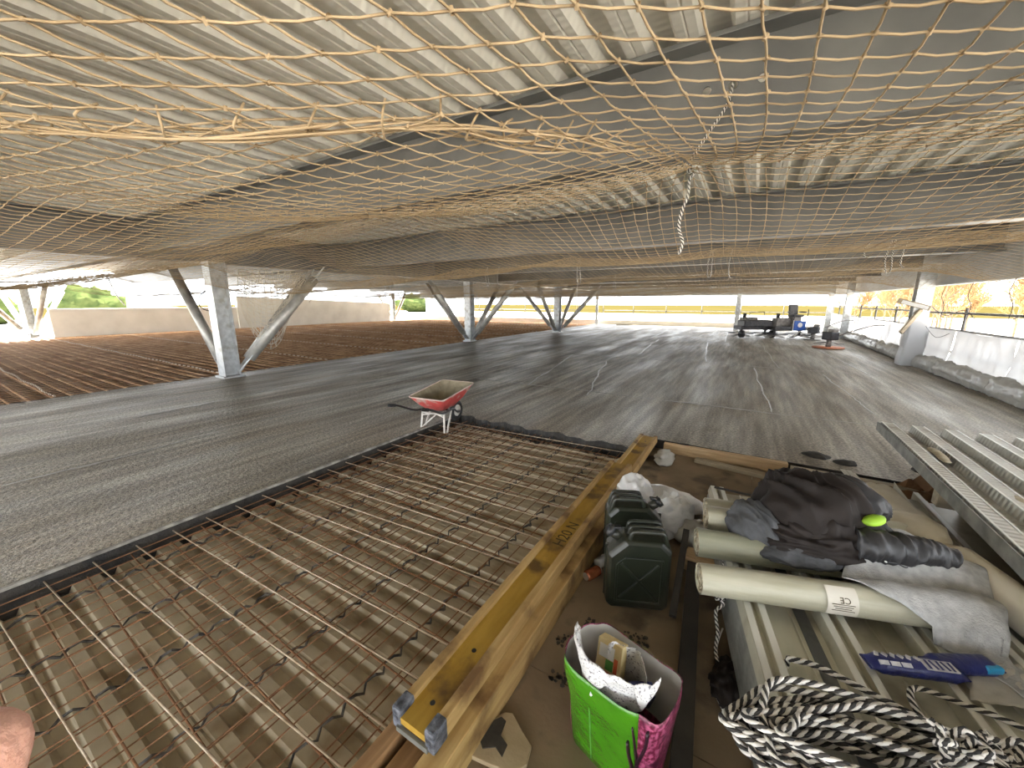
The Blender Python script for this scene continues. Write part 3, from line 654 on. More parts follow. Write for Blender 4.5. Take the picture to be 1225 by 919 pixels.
for i, (x, y) in enumerate(spots):
    t = thing('bare_tree', 'bare orange-brown tree outside beyond the guardrails', 'tree', (x, y, -.47), rt.uniform(0, 6.28), 'bare trees outside')
    a, b_ = TREES[i % 5]; obj('trunk', a, t); o = obj('twigs', b_, t)
def bush(label, x, y, r, h, seed):
    b = MB(); b.ball((0, 0, h * .5), (r, r, h * .55), 22, 14)
    b.v = [tuple(Vector(p) * (1 + .35 * nz(p[0] * .9 + seed, p[1] * .9, p[2] * .9) + .2 * nz(p[0] * 3, p[1] * 3, p[2] * 3 + seed))) for p in b.v]
    t = thing('shrub', label, 'shrub', (x, y, -.5)); b.build('foliage', M['leaf'], t, True); MB().tube([(0, 0, 0), (0, 0, h * .5)], .1, 6).build('stem', M['trunk'], t)
bush('green shrub far outside left of the raking pipes by the low wall', -62, 5.5, 2.2, 2.9, 1); bush('green shrub far outside right of the raking pipes by the low wall', -54, 11, 2.6, 3.0, 5)
bush('green hedge clump far outside behind the sloping wall', -62, 62, 4, 3.4, 9); bush('green shrub far outside left edge of the picture', -50, -1, 2.4, 2.2, 12)
t = thing('site_cabin', 'pale blue site cabin outside behind the sloping wall', 'cabin', (-30.2, 34.5, -.47), R(8))
MB().box((0, 0, 1.25), (3.6, 2.4, 2.5)).build('body', M['cabin'], t, bevel=.03); MB().box((0, 0, 2.53), (3.75, 2.55, .08)).build('roof', M['coping'], t)
MB().box((.9, -1.21, 1.1), (.85, .03, 2.0)).build('door', M['coping'], t); MB().box((-.7, -1.21, 1.5), (1.0, .03, .8)).build('window', M['machgrey'], t)
for i in range(9): MB().box((-1.7 + i * .42, -1.205, 1.25), (.03, .03, 2.3)).build('corrugation', M['cabin'], t)

# ================================================================== SAFETY NETS
TIES = [(-0.41, 2.74), (-2.9, 2.8), (-5.6, 2.75), (-8.2, 2.8), (2.0, 2.78), (-0.34, 6.9), (1.4, 6.75), (-2.79, 6.9), (-4.7, 6.7), (-8.1, 7.0)]
def sm(a, b, x):
    t = np.clip((x - a) / (b - a), 0, 1); return t * t * (3 - 2 * t)
def znet(X, Y):
    k = (Y - 2.78) / 3.95; s = np.abs(np.sin(np.pi * k)); u = np.abs(np.sin(np.pi * (X + .41) / 2.45)) ** .8
    left = sm(2.5, 8.0, -X)
    sag = 0.31 + 0.09 * left
    z = 2.42 - sag * s ** 1.15 - 0.10 * u * (1 - .6 * s) - .17 * left - 0.16 * sm(2.3, 3.3, X) * s
    z += 0.03 * np.sin(X * 1.3 + Y * .7) * np.sin(Y * 1.1 - X * .4) * s 
    return z
LX = [-4.8, -1.74, -.81, -.5, -.41]; LY = [-1.6, .27, .84, 1.5, 2.74]
def xline(Y): return np.interp(Y, LY, LX)
def lattice(a2, org, inside, s=0.1, zoff=0.0, n1=(-60, 320), n2=(-180, 60), jit=.0018, a1=90):
    I, J = np.meshgrid(np.arange(*n1), np.arange(*n2), indexing='ij')
    X = org[0] + I * s * math.cos(R(a1)) + J * s * math.cos(R(a2)); Y = org[1] + I * s * math.sin(R(a1)) + J * s * math.sin(R(a2))
    # slack: slow in-plane drift of the mesh
    dx = .07 * np.sin(Y * .9 + X * .5); dy = .08 * np.sin(X * 1.0 + .5 + Y * .3)
    X, Y = X + dx, Y + dy
    ok = inside(X, Y)
    for tx, ty in TIES:
        d2 = (X - tx) ** 2 + (Y - ty) ** 2; g = .5 * np.exp(-d2 / .10) + .25 * np.exp(-d2 / .6)
        X = X + (tx - X) * g; Y = Y + (ty - Y) * g
    X = X + np.random.uniform(-jit, jit, X.shape); Y = Y + np.random.uniform(-jit, jit, X.shape)
    Z = znet(X, Y) + zoff + np.random.uniform(-.003, .003, X.shape)
    return np.stack([X, Y, Z], -1), ok
def net(name, label, P, ok, rad=.0024):
    parts = []; kn = None
    camp = np.array([0, 0, CAM_H])
    for ax in (0, 1):
        if ax == 0: A, B, k = P[:-1], P[1:], ok[:-1] & ok[1:]
        else: A, B, k = P[:, :-1], P[:, 1:], ok[:, :-1] & ok[:, 1:]
        A, B = A[k], B[k]; d = np.linalg.norm((A + B) / 2 - camp, axis=1)
        nr = d < 4.5
        if nr.any():
            a, b = A[nr], B[nr]; mid = (a + b) / 2; mid[:, 2] -= .004; mid[:, :2] += np.random.uniform(-.0015, .0015, (len(a), 2))
            parts += [add_bars(a, mid, rad, 5), add_bars(mid, b, rad, 5)]
        parts.append(add_bars(A[~nr], B[~nr], np.where(d[~nr] > 9, rad * .9, rad), 3))
    pts = P[ok]; pts = pts[np.linalg.norm(pts - camp, axis=1) < 4.5]
    if len(pts):
        h = np.random.uniform(-1, 1, (len(pts), 3)); h /= np.linalg.norm(h, axis=1, keepdims=True); h *= .0058
        parts.append(add_bars(pts - h, pts + h, .0046, 6))
    return tag(obj(name, np_mesh(name, *join(parts), M['net'])), label, 'net')
PA, okA = lattice(29, (0, 0), lambda X, Y: (Y < 2.76) & (Y > -1.4) & (X > xline(Y)) & (X < 3.4), n1=(-60, 60), n2=(-60, 60))
net('safety_net', 'tan knotted safety net sagging just overhead in front of the nearest beam', PA, okA, .0027)
PB, okB = lattice(6, (.04, .03), lambda X, Y: (X < 3.35) & (X > -19) & (Y < 27.2) & (((Y <= 2.74) & (X < xline(Y) + .12) & (Y > -2.2)) | (Y > 2.74)), zoff=-.015, n1=(-60, 300), n2=(-205, 50))
net('safety_net', 'wide tan safety net hung under the farther ceiling beams in sagging bays', PB, okB)
# bundled border where the two nets are laced together
def rope_obj(name, label, pts, r, m, cat, step=.05, n=6, group=None, jit=0):
    pts = [Vector(p) for p in pts]; o = MB().tube([p - pts[0] for p in smooth_path(pts, step)], r, n).build(name, M[m], None, True); o.location = pts[0]; return tag(o, label, cat, group)
bd = thing('net_border', 'bundled laced border of tan cord where two nets overlap overhead', 'net border', (-1.2, .6, 2.1))
for k in range(7):
    P = []
    for i in range(22):
        Y = -1.2 + 2.9 * i / 21; x = float(xline(Y)) + .03 * nz(Y * 3, k * 7.7) + (k - 3) * .030; z = float(znet(np.array(x), np.array(Y))) - .01 + .06 * nz(Y * 2.5 + 9, k * 3.3)
        P.append((x + 1.2, Y + .05 * nz(Y * 2, k + 3.) + (k - 3) * .022 - .6, z - 2.1))
    MB().tube(smooth_path(P, .05), .0032 if k else .0045, 5).build('border_cord', M['net'], bd, True)
for i in range(26):
    Y = -.95 + 2.4 * i / 25; x = float(xline(Y)); z = float(znet(np.array(x), np.array(Y)))
    c = Vector((x + 1.2, Y - .6, z - 2.1)); P = [c + Vector((-.07, .02, .03)), c + Vector((-.03, .05, .012)), c + Vector((.0, .02, -.02)), c + Vector((.04, -.03, -.01)), c + Vector((.075, -.02, .03))]
    P = [p + Vector((random.uniform(-.02, .02), random.uniform(-.02, .02), random.uniform(-.012, .012))) for p in P]
    MB().tube(smooth_path(P, .012), .0032, 5).build('lacing_loop', M['net'], bd, True)
# net bag hanging between the struts of the nearest raking column
na, nv = 11, 19; A = []; B = []; G = np.zeros((na, nv, 3))
for i in range(na):
    a = i / (na - 1)
    for j in range(nv):
        v = j / (nv - 1); zb = .55 + 1.0 * (abs(2 * a - .8)) ** 2.0
        G[i, j] = (.35 * (a - .5) - .18 * math.sin(math.pi * v) * (1 - a * .6), .95 * (a - .5) + .25 * (1 - v) * a, 2.3 + (min(zb, 1.9) - 2.3) * v)
G += np.random.uniform(-.012, .012, G.shape)
parts = [add_bars(G[:-1].reshape(-1, 3), G[1:].reshape(-1, 3), .0062, 4), add_bars(G[:, :-1].reshape(-1, 3), G[:, 1:].reshape(-1, 3), .0062, 4)]
G2 = G + np.array([.22, .06, .02]) * np.sin(np.pi * np.linspace(0, 1, nv))[None, :, None]
parts += [add_bars(G2[:-1].reshape(-1, 3), G2[1:].reshape(-1, 3), .0062, 4), add_bars(G2[:, :-1].reshape(-1, 3), G2[:, 1:].reshape(-1, 3), .0062, 4)]
o = tag(obj('draped_net', np_mesh('draped_net', *join(parts), M['netwhite'])), 'pale net end draped down over the raking strut of the nearest column', 'net'); o.location = (-9.35, 4.75, 0)

# ================================================================== ROPES
def twisted(name, label, pts, r=.009, pitch=.07, step=.012, cat='rope', group=None, n=5, strands=4):
    pts = [Vector(p) for p in pts]; o0 = pts[0].copy(); path = smooth_path([p - o0 for p in pts], step)
    t = thing(name, label, cat, o0, 0, group)
    T = (path[1] - path[0]).normalized(); sd = T.cross(Vector((0, 0, 1)) if abs(T.z) < .9 else Vector((1, 0, 0))).normalized()
    fr = []; acc = 0
    for i, p in enumerate(path):
        q = (path[min(i + 1, len(path) - 1)] - path[max(i - 1, 0)]);
        if q.length > 1e-9: T = q.normalized()
        sd = (sd - T * sd.dot(T)); sd = sd.normalized() if sd.length > 1e-6 else T.orthogonal().normalized(); fr.append((p, sd.copy(), sd.cross(T), acc))
        if i < len(path) - 1: acc += (path[i + 1] - p).length
    for k in range(strands):
        P = []
        for p, s_, u, a in fr:
            an = 2 * math.pi * (a / pitch + k / strands); P.append(p + (s_ * math.cos(an) + u * math.sin(an)) * r * .52)
        dark = k % 2 == 0
        MB().tube(P, r * .60, n).build('black_strand' if dark else 'white_strand', M['ropeb' if dark else 'ropew'], t, True)
    return t
# long black-and-white tie rope at the nearest beam: web hole -> knot -> hanging tail
twisted('tie_rope', 'black and white tie rope knotted to the net below the beam holes, long tail hanging', [(-.24, 2.90, 2.87), (-.26, 2.86, 2.74), (-.34, 2.79, 2.58), (-.41, 2.74, 2.44), (-.40, 2.72, 2.40), (-.43, 2.76, 2.38), (-.39, 2.75, 2.36), (-.41, 2.73, 2.33), (-.41, 2.74, 2.25), (-.44, 2.74, 2.15), (-.45, 2.75, 2.06), (-.42, 2.75, 1.97), (-.44, 2.75, 1.90)], .0085, .05, .008)
twisted('tie_rope', 'black and white rope running left from the knotted tie along the nearest beam', [(-.41, 2.76, 2.42), (-.75, 2.85, 2.45), (-1.15, 2.95, 2.47), (-1.5, 3.0, 2.49)], .007, .05, .01)
b = MB()
for k in range(5):
    c = Vector((-.41 + random.uniform(-.012, .012), 2.74 + random.uniform(-.01, .01), 2.385 - k * .012)); 
def loop_rope(label, x, y, z, L, w=.05, kind='ropew', tail=False):
    P = [(x, y, z), (x - w * .5, y, z - L * .45), (x - w * .3, y, z - L * .9), (x + w * .1, y, z - L), (x + w * .5, y, z - L * .85), (x + w * .3, y, z - L * .4), (x + w * .2, y, z + .01)]
    P = [(p[0] + random.uniform(-.012, .012), p[1] + random.uniform(-.012, .012), p[2]) for p in P]
    if tail: P = P[:4]
    return twisted('tie_rope', label, P, .0085, .06, .02, n=4, strands=4)
def zt(x, y): return float(znet(np.array(float(x)), np.array(float(y))))
LR = [(-.34, 6.9, .42, 'hanging straight below the middle beam tie', True), (-.62, 6.85, .40, 'looped just left of the middle net tie', False), (1.40, 6.75, .40, 'hanging doubled at the right of the second net bay', False), (1.55, 6.8, .33, 'single short tail at the right of the second net bay', True),
      (1.18, 6.7, .18, 'short stub beside the doubled rope at right', True), (-2.79, 6.9, .46, 'looped between the raking columns', False), (-4.7, 6.7, .36, 'doubled in a loop above the middle raking column', False), (-4.45, 6.75, .36, 'single tail right of the loop above the middle raking column', True), (-8.1, 7.0, .45, 'white tail hanging left of the middle raking column', True), (-7.95, 7.05, .47, 'second white tail hanging left of the middle raking column', True),
      (-6.6, 8.9, .35, 'small tail under the far net left of the middle column', True), (-3.3, 10.8, .42, 'faint doubled loop above the farthest raking column', False), (2.9, 6.9, .32, 'short tail near the right end of the net', True)]
for x, y, L, d, tl in LR: loop_rope('black and white rope ' + d, x, y, zt(x, y) + .01, L, .07, tail=tl)
cable('thin pale string trailing from a net rope down towards the slab', [(-2.8, 6.9, 2.0), (-2.82, 6.92, 1.7), (-2.8, 6.9, 1.4), (-2.79, 6.91, 1.18)], .004, 'ropew', 'string', 'string')
cable('pale cord with a frayed end hanging in front of the low white wall', [(-8.6, 2.0, zt(-8.6, 2)), (-8.55, 2.02, 1.8), (-8.5, 2.05, 1.66), (-8.4, 2.08, 1.55)], .009, 'ropew', 'cord', 'cord')
cable('short black cord looped on the nearest raking column', [(-9.75, 3.72, 1.85), (-9.9, 3.62, 1.72), (-9.88, 3.6, 1.5), (-9.75, 3.7, 1.42)], .011, 'blackpl', 'cord', 'cord')
cable('white cord hanging from the net beside the right strut of the nearest column', [(-9.0, 5.35, 2.15), (-8.95, 5.45, 2.0), (-8.93, 5.5, 1.75), (-9.0, 5.45, 1.6)], .009, 'ropew', 'cord', 'cord')

# ================================================================== FORMWORK BEAMS AND TIMBERS
def h20(label, x, y0, y1, z, rz, text=False, caps=True):
    """timber I-beam lying on its side: yellow web, two spruce flanges"""
    t = thing('formwork_beam', label, 'timber beam', (x, y0, z), rz); L = y1 - y0; W = .2
    for s_ in (-1, 1): MB().box((s_ * (W / 2 - .02), L / 2, .04), (.04, L, .08)).build('flange', M['flange'], t, bevel=.005)
    wb = MB().box((0, L / 2, .046), (W - .078, L, .028)).build('web', M['yellow'], t)
    for yy in ((.10, .36) if text else (L - .2,)):
        MB().tube([(0.005, yy, .0595), (.005, yy, .0612)], .0105, 14).build('web_hole', M['blackpl'], wb)
    if caps:
        for s_ in (-1, 1): 
            b = MB().box((s_ * (W / 2 - .02), .035, .043), (.046, .075, .09)); b.build('end_cap', M['endcap'], t, bevel=.008)
        MB().box((0, -.004, .012), (W - .05, .012, .022)).build('end_strap', M['deckside'], t)
    if text:
        cu = bpy.data.curves.new('stencil', 'FONT'); cu.body = 'H20 N'; cu.size = .105; cu.extrude = .0004
        tmp = bpy.data.objects.new('tmp', cu); COL.objects.link(tmp); dg = bpy.context.evaluated_depsgraph_get(); me = bpy.data.meshes.new_from_object(tmp.evaluated_get(dg)); bpy.data.objects.remove(tmp)
        me.materials.clear(); me.materials.append(M['ink']); o = obj('stencil_lettering', me, wb); o.location = (.04, 1.22, .0607); o.rotation_euler = (0, 0, R(90))
    return t
h20('yellow timber I-beam formwork on top, black end cap towards the camera', -.87, .74, 3.40, .062, R(.4), True)
h20('lower yellow timber I-beam formwork reaching the wet slab', -.875, 3.0, 4.56, -.02, R(.3), False, False)
t = thing('timber_rail', 'brown timber rail under the formwork beam on the mesh side', 'timber', (-.965, -.6, -.10)); MB().box((0, 1.8, .075), (.06, 3.6, .15)).build('rail', M['timbery'], t, bevel=.004)
t = thing('timber_rail', 'dark red-brown timber rail between the two outer rails under the formwork beam', 'timber', (-.872, -.6, -.10)); MB().box((0, 1.8, .06), (.085, 3.6, .12)).build('rail', M['timbery'], t, bevel=.004)
t = thing('timber_rail', 'wide yellowish timber rail under the formwork beam on the plywood side', 'timber', (-.765, -.6, -.10)); MB().box((0, 2.0, .08), (.09, 4.0, .16)).build('rail', M['flange'], t, bevel=.004)
# boards holding back the concrete
def board(label, x0, y0, x1, y1, z, h, th, m):
    a = math.atan2(y1 - y0, x1 - x0); L = math.hypot(x1 - x0, y1 - y0); o = MB().box((L / 2, 0, h / 2), (L, th, h)).build('edge_board', M[m], None, bevel=.004); o.location = (x0, y0, z); o.rotation_euler = (0, 0, a); return tag(o, label, 'board')
board('brown timber edge board against the wet concrete beside the formwork beam', -.70, 4.52, .48, 4.56, -.10, .11, .07, 'timber')
board('grey timber edge board continuing towards the stacked decking', .50, 4.50, 1.45, 4.50, -.10, .10, .08, 'timbergrey')
board('pale thin plank lying in front of the brown edge board', -.35, 4.40, 1.0, 4.22, -.10, .04, .09, 'timbergrey')
board('pale timber bearer under the rolls beside the jerrycans', -.24, 2.86, .05, 2.80, -.10, .10, .14, 'timber')
board('second pale timber bearer under the near end of the rolls', -.20, 2.52, .05, 2.48, -.10, .10, .12, 'timber')
# black steel bars on the plywood
def blackbar(label, a, b, wd, h): 
    a = Vector(a); b = Vector(b); o = MB().beam((0, 0, 0), b - a, wd, h).build('steel_bar', M['blacksteel'], None, bevel=.003); o.location = a; return tag(o, label, 'steel bar')
blackbar('black steel bar propped up, its upper end above the plywood beside the jerrycan', (-.185, 1.95, -.05), (-.20, 2.42, .20), .035, .035)
blackbar('long black steel channel lying along the plywood beside the shopping bag', (.0, .75, -.06), (-.14, 2.45, -.06), .075, .08)

# ================================================================== JERRYCANS
def jerrycan(label, x, y, rz, cap='blackpl'):
    t = thing('jerrycan', label, 'jerrycan', (x, y, -.10), rz, 'olive jerrycans'); W, D, H = .345, .165, .43
    def sec(w_, h0, h1, d, ch):
        return [(-w_ / 2 + .025, h0), (w_ / 2 - .025, h0), (w_ / 2, h0 + .025), (w_ / 2, h1 - .05), (w_ / 2 - .05, h1), (-w_ / 2 + ch, h1), (-w_ / 2, h1 - ch), (-w_ / 2, h0 + .025)]
    b = MB(); rg = []
    for yy, inset in ((-D / 2, .022), (-D / 2 + .014, .004), (-.006, 0), (.006, 0), (D / 2 - .014, .004), (D / 2, .022)):
        s_ = sec(W - 2 * inset, inset, H - inset, D, .085); rg.append([(p[0], yy, p[1]) for p in s_])
    b.loft(rg); body = b.build('body', M['jerry'], t, bevel=.010)
    for sy in (-1, 1):   # pressed panel: X-ribbed rectangle on each broad side
        yy = sy * (D / 2 + .003)
        for a, c in (((-.10, .08), (.10, .30)), ((-.10, .30), (.10, .08))): MB().beam((a[0], yy, a[1]), (c[0], yy, c[1]), .016, .012, up=(0, 1, 0)).build('pressed_rib', M['jerry'], body, bevel=.004)
        for a, c in (((-.12, .06), (.12, .06)), ((.12, .06), (.12, .33)), ((.12, .33), (-.08, .33)), ((-.08, .33), (-.12, .29)), ((-.12, .29), (-.12, .06))): MB().beam((a[0], yy, a[1]), (c[0], yy, c[1]), .012, .010, up=(0, 1, 0)).build('pressed_rib', M['jerry'], body, bevel=.003)
    MB().box((0, 0, H / 2 - .02), (W + .012, .012, H - .1)).build('seam', M['jerry'], t, bevel=.003)
    for yy in (-.052, 0, .052):
        P = smooth_path([(-.055, yy, H - .01), (-.045, yy, H + .034), (-.02, yy, H + .044), (.09, yy, H + .044), (.125, yy, H + .036), (.15, yy, H - .05)], .012)
        MB().tube(P, .0115, 8).build('handle', M['jerry'], t, True)
    MB().tube([(-.10, 0, H - .03), (-.155, 0, H + .012)], .028, 14).build('spout', M['jerry'], t, True); MB().tube([(-.145, 0, H + .004), (-.168, 0, H + .022)], .034, 14).build('spout_cap', M[cap], t, True)
    MB().beam((-.165, 0, H + .03), (-.10, 0, H + .035), .03, .012).build('cap_lever', M[cap], t, bevel=.003)
    return t
jerrycan('olive green jerrycan standing in front, next to the shopping bag', -.405, 2.02, R(24))
jerrycan('darker jerrycan half hidden behind the front jerrycan', -.52, 2.36, R(205))

# ================================================================== RUBBISH ON THE PLYWOOD
def crumple(name, label, c, r, seed, m, cat, seg=30, rg=18, amp=.22, f=9., floor_z=-.10, group=None):
    b = MB(); b.ball((0, 0, 0), r, seg, rg); vs = []
    for p in b.v:
        v = Vector(p); n_ = 1 + amp * (1 - 2 * abs(nz(v.x * f + seed, v.y * f, v.z * f))) * .7 + amp * .6 * nz(v.x * f * 2.3, v.y * f * 2.3 + seed, v.z * f * 2.3)
        v = v * n_; v.z = max(v.z, floor_z - c[2]); vs.append(tuple(v))
    b.v = vs; o = b.build(name, M[m], None, True); o.location = c; return tag(o, label, cat, group)
o = crumple('plastic_bag', 'plump white plastic bag standing behind the jerrycans', (-.66, 2.98, .045), (.13, .12, .17), 1.5, 'wbag', 'plastic bag', 52, 32, .30, 13); o.rotation_euler = (0, 0, .5)
o = crumple('plastic_bag', 'crumpled glossy white plastic bag in front of the white sack', (-.36, 2.86, .02), (.14, .12, .15), 4.2, 'wbag', 'plastic bag', 52, 32, .40, 15); o.rotation_euler = (.2, .3, .9)
o = crumple('plastic_sack', 'long white filled sack lying behind the crumpled bag', (-.40, 3.22, -.01), (.24, .085, .085), 7.7, 'wbag', 'plastic sack', amp=.16, f=8); o.rotation_euler = (0, .05, -.15)
crumple('plastic_film', 'loose clear film bunched beside the rolls', (-.17, 2.78, -.02), (.13, .12, .08), 9.1, 'film', 'plastic film', amp=.35, f=12)
crumple('plastic_film', 'wad of clear film at the far end of the formwork beam', (-.64, 4.24, -.06), (.08, .14, .055), 12.4, 'film', 'plastic film', amp=.55, f=14)
t = thing('drink_can', 'small red drink can lying on its side beside the formwork beam', 'can', (-.70, 2.02, -.067), R(65))
prof = [(0, .024), (.006, .029), (.012, .0325), (.1, .0325), (.108, .029), (.115, .024)]
MB().loft([[(x, r * math.cos(a), r * math.sin(a)) for a in [2 * math.pi * i / 20 for i in range(20)]] for x, r in prof]).build('body', M['can'], t, True)
MB().tube([(-.003, 0, 0), (.001, 0, 0)], .024, 18).build('lid', M['alu'], t); MB().tube([(.114, 0, 0), (.118, 0, 0)], .024, 18).build('base', M['alu'], t)
t = thing('water_bottle', 'crumpled clear plastic bottle between the can and the jerrycan', 'bottle', (-.68, 2.16, -.065), R(70))
prof = [(0, .02), (.008, .032), (.05, .034), (.06, .03), (.07, .034), (.11, .034), (.12, .029), (.13, .034), (.16, .032), (.19, .016), (.21, .014)]
MB().loft([[(x, r * math.cos(a) * (1 + .12 * nz(x * 30, a)), r * math.sin(a) * (1 + .12 * nz(x * 30, a + 3))) for a in [2 * math.pi * i / 18 for i in range(18)]] for x, r in prof]).build('body', M['clear'], t, True)
MB().tube([(.208, 0, 0), (.226, 0, 0)], .0155, 14).build('cap', M['whitep'], t, True)
# broken ply pieces
def chunk(label, pts, th, m, top=None, z=-.10):
    cx = sum(p[0] for p in pts) / len(pts); cy = sum(p[1] for p in pts) / len(pts)
    t = thing('broken_board', label, 'debris', (cx, cy, z)); MB().poly([(p[0] - cx, p[1] - cy) for p in pts], 0, th).build('slab', M[m], t, bevel=.003)
    if top: MB().poly([(p[0] - cx, p[1] - cy) for p in top], th, th + .004).build('torn_face', M['spill'], t)
    return t
chunk('broken piece of pale board with a dark torn patch near the camera', [(-.765, .98), (-.70, 1.085), (-.67, 1.10), (-.60, 1.06), (-.545, 1.035), (-.53, .97), (-.56, .92), (-.64, .90), (-.75, .88)], .02, 'plaster', [(-.755, .98), (-.70, 1.06), (-.675, 1.055), (-.665, 1.0), (-.625, .985), (-.62, .94), (-.66, .955), (-.70, .925), (-.735, .95)])
chunk('small pale board offcut beside the broken board at the bottom edge', [(-.52, .93), (-.47, .96), (-.42, .90), (-.47, .84), (-.53, .85)], .012, 'plaster')
# ================================================================== SHOPPING BAG
bx, by = -.265, 1.19
sb = thing('shopping_bag', 'open reusable shopping bag with lime green and pink panels, standing on the plywood', 'shopping bag', (bx, by, -.10), R(-13))
def bag_ring(w_, d, z, k, n=48, ph=0, drop=0):
    out = []
    for i in range(n):
        a = 2 * math.pi * i / n; c, s_ = math.cos(a), math.sin(a); e_ = .55
        x = w_ / 2 * math.copysign(abs(c) ** e_, c); yv = d / 2 * math.copysign(abs(s_) ** e_, s_)
        q = .012 * nz(c * 2 + k, s_ * 2, z * 7) * (1 + z * 3); out.append((x * (1 + q * 3), yv * (1 + q * 4), z + drop * (.5 + .5 * c) + .02 * nz(c * 1.5, s_ * 1.5 + 5) * (z > .3)))
    return out
HB = .41
rings = [bag_ring(.33 + .06 * (z / HB), .17 + .10 * (z / HB), z, 1) for z in [HB * i / 14 for i in range(15)]]
n = 48
def sub_panel(idx, name, m, off=0.0, z0=0, z1=15):
    b = MB(); P = []
    for r in rings[z0:z1]:
        P.append([(r[i % n][0] * (1 + off), r[i % n][1] * (1 + off), r[i % n][2]) for i in idx])
    b.grid(P); return b.build(name, M[m], sb, True, solid=.002)
front = [i for i in range(24, 49)]
sub_panel(range(40, 50), 'pink_panel', 'pink'); sub_panel(range(24, 30), 'pink_panel', 'pink')
sub_panel(range(29, 41), 'green_panel', 'green', .004); sub_panel(range(1, 25), 'back_panel', 'pink'); sub_panel(range(6, 15), 'green_panel', 'green', .004)
MB().grid([[(p[0] * .985, p[1] * .98, p[2] - .003) for p in r + r[:1]] for r in rings[6:]]).build('lining', M['baginner'], sb, True)
MB().poly([(p[0], p[1]) for p in rings[0]], .001, .006).build('base', M['bagdark'], sb)
for k, pts in enumerate((((.125, .02), (.13, .2), (.115, .36)), ((.13, .2), (.155, .30), (.16, .37)), ((.13, .12), (.105, .22), (.10, .28)))):
    P = []
    for x, z in pts:
        d_ = .17 + .10 * (z / HB); P.append((x, -d_ / 2 * (1 - (abs(x) / .2) ** 3.6) ** .27 - .006, z))
    MB().tube(smooth_path(P, .02), [.012 - .0004 * i for i in range(len(smooth_path(P, .02)))], 6, flat=.5).build('tree_print', M['bagdark'], sb, True)
MB().tube(smooth_path([(-.05, -(.17 + .10 * z_ / HB) / 2 * (1 - .25 ** 3.6) ** .27 - .001, z_) for z_ in (.40, .3, .2, .1, .02)], .02), .0028, 5).build('centre_seam', M['greenp'], sb, True)
# contents: carton, speckled carrier bag, blue packet
cb_ = thing('food_carton', 'cream food carton with red and green print inside the shopping bag', 'carton', (-.315, 1.235, .165), R(-10))
RM = Matrix.Rotation(-.08, 3, 'Y') @ Matrix.Rotation(-.35, 3, 'X'); bxp = MB().box((0, 0, .07), (.10, .05, .19), rx=-.35, ry=-.08).build('box', M['carton'], cb_, bevel=.003)
for (x, z, w_, h_, m_, nm) in ((.0, -.04, .098, .055, 'red', 'red_print'), (-.01, .055, .06, .045, 'whitep', 'white_print'), (.005, .012, .03, .035, 'greenp', 'green_print'), (.03, .02, .014, .05, 'red', 'red_print')):
    for sy in (-1, 1): MB().box(tuple(Vector((0, 0, .07)) + RM @ Vector((x, sy * .0256, z))), (w_, .002, h_), rx=-.35, ry=-.08).build(nm, M[m_], bxp)
o = MB().box((0, 0, 0), (.09, .05, .12), rx=.4, rz=.5).build('blue_packet', M['blue'], None, bevel=.008); o.location = (-.20, 1.22, .19); tag(o, 'dark blue packet deep inside the shopping bag', 'packet')
t = thing('carrier_bag', 'white speckled carrier bag folded over the rim inside the shopping bag', 'plastic bag', (bx, by, .2), R(-13))
P = []
for i in range(34):
    a = i / 33; row = []
    for j in range(22):
        v = j / 21
        ang = math.pi * (1.02 + .98 * a); rx_, ry_ = .155, .105
        tip = math.exp(-((a - .42) / .13) ** 2) + .8 * math.exp(-((a - .86) / .09) ** 2)
        inn = max(0, 1 - v * 2.2); out_ = max(0, v - .45) / .55
        rr = .80 + .28 * math.sin(math.pi * min(1, v * .8)) ; x = rx_ * rr * math.cos(ang) + .01 * nz(a * 9, v * 4); yv = ry_ * rr * math.sin(ang) + .01 * nz(a * 9 + 5, v * 4)
        z = .06 + .09 * math.sin(math.pi * min(.5, v)) - out_ * .11 * (.15 + tip) - inn * .07 + .014 * nz(a * 12, v * 6, 2)
        row.append((x - .02, yv - .03 * out_ * tip - .004, z + .03))
    P.append(row)
MB().grid(P).build('folded_plastic', M['dotbag'], t, True, solid=.0015)
P = []
for i in range(20):
    a = i / 19; P.append([(-.02 + .15 * (a - .3) , .02 + .07 * math.sin(a * 3) + .012 * nz(a * 5, v), .02 + .12 * v + .02 * nz(a * 7, v * 5) - .04 * a) for v in [j / 12 for j in range(13)]])
MB().grid(P).build('inner_fold', M['dotbag'], t, True, solid=.0015)

# ================================================================== STACKED DECKING BESIDE THE CAMERA
SA = R(11); SO = Vector((.365, .45, 0))          # stack origin (near left corner) and heading
def stack_pt(u, v, z): return Vector((SO.x + u * math.cos(SA) - v * math.sin(SA), SO.y + u * math.sin(SA) + v * math.cos(SA), z))
WST, LST = 1.22, 2.62
sp = []   # trapezoid profile with wide pans and rib pairs
for k in range(4):
    o_ = k * .305; sp += [(o_, .0), (o_ + .012, .045), (o_ + .042, .045), (o_ + .05, .03), (o_ + .062, .03), (o_ + .07, .045), (o_ + .10, .045), (o_ + .112, 0), (o_ + .205, 0), (o_ + .21, .006), (o_ + .216, 0), (o_ + .305, 0)]
def sheet_mesh(name, m, L=LST):
    b = MB(); b.sweep(sp, 0, L); return b.mesh(name, m)
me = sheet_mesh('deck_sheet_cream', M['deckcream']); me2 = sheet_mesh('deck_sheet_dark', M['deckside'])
ribw = MB(); 
for k in range(4): 
    for a_ in (.012, .07): ribw.box((k * .305 + a_ + .015, LST / 2, .0462), (.029, LST, .0015))
OR2 = ['topmost', 'second', 'third', 'fourth', 'fifth', 'sixth', 'seventh', 'eighth', 'ninth']
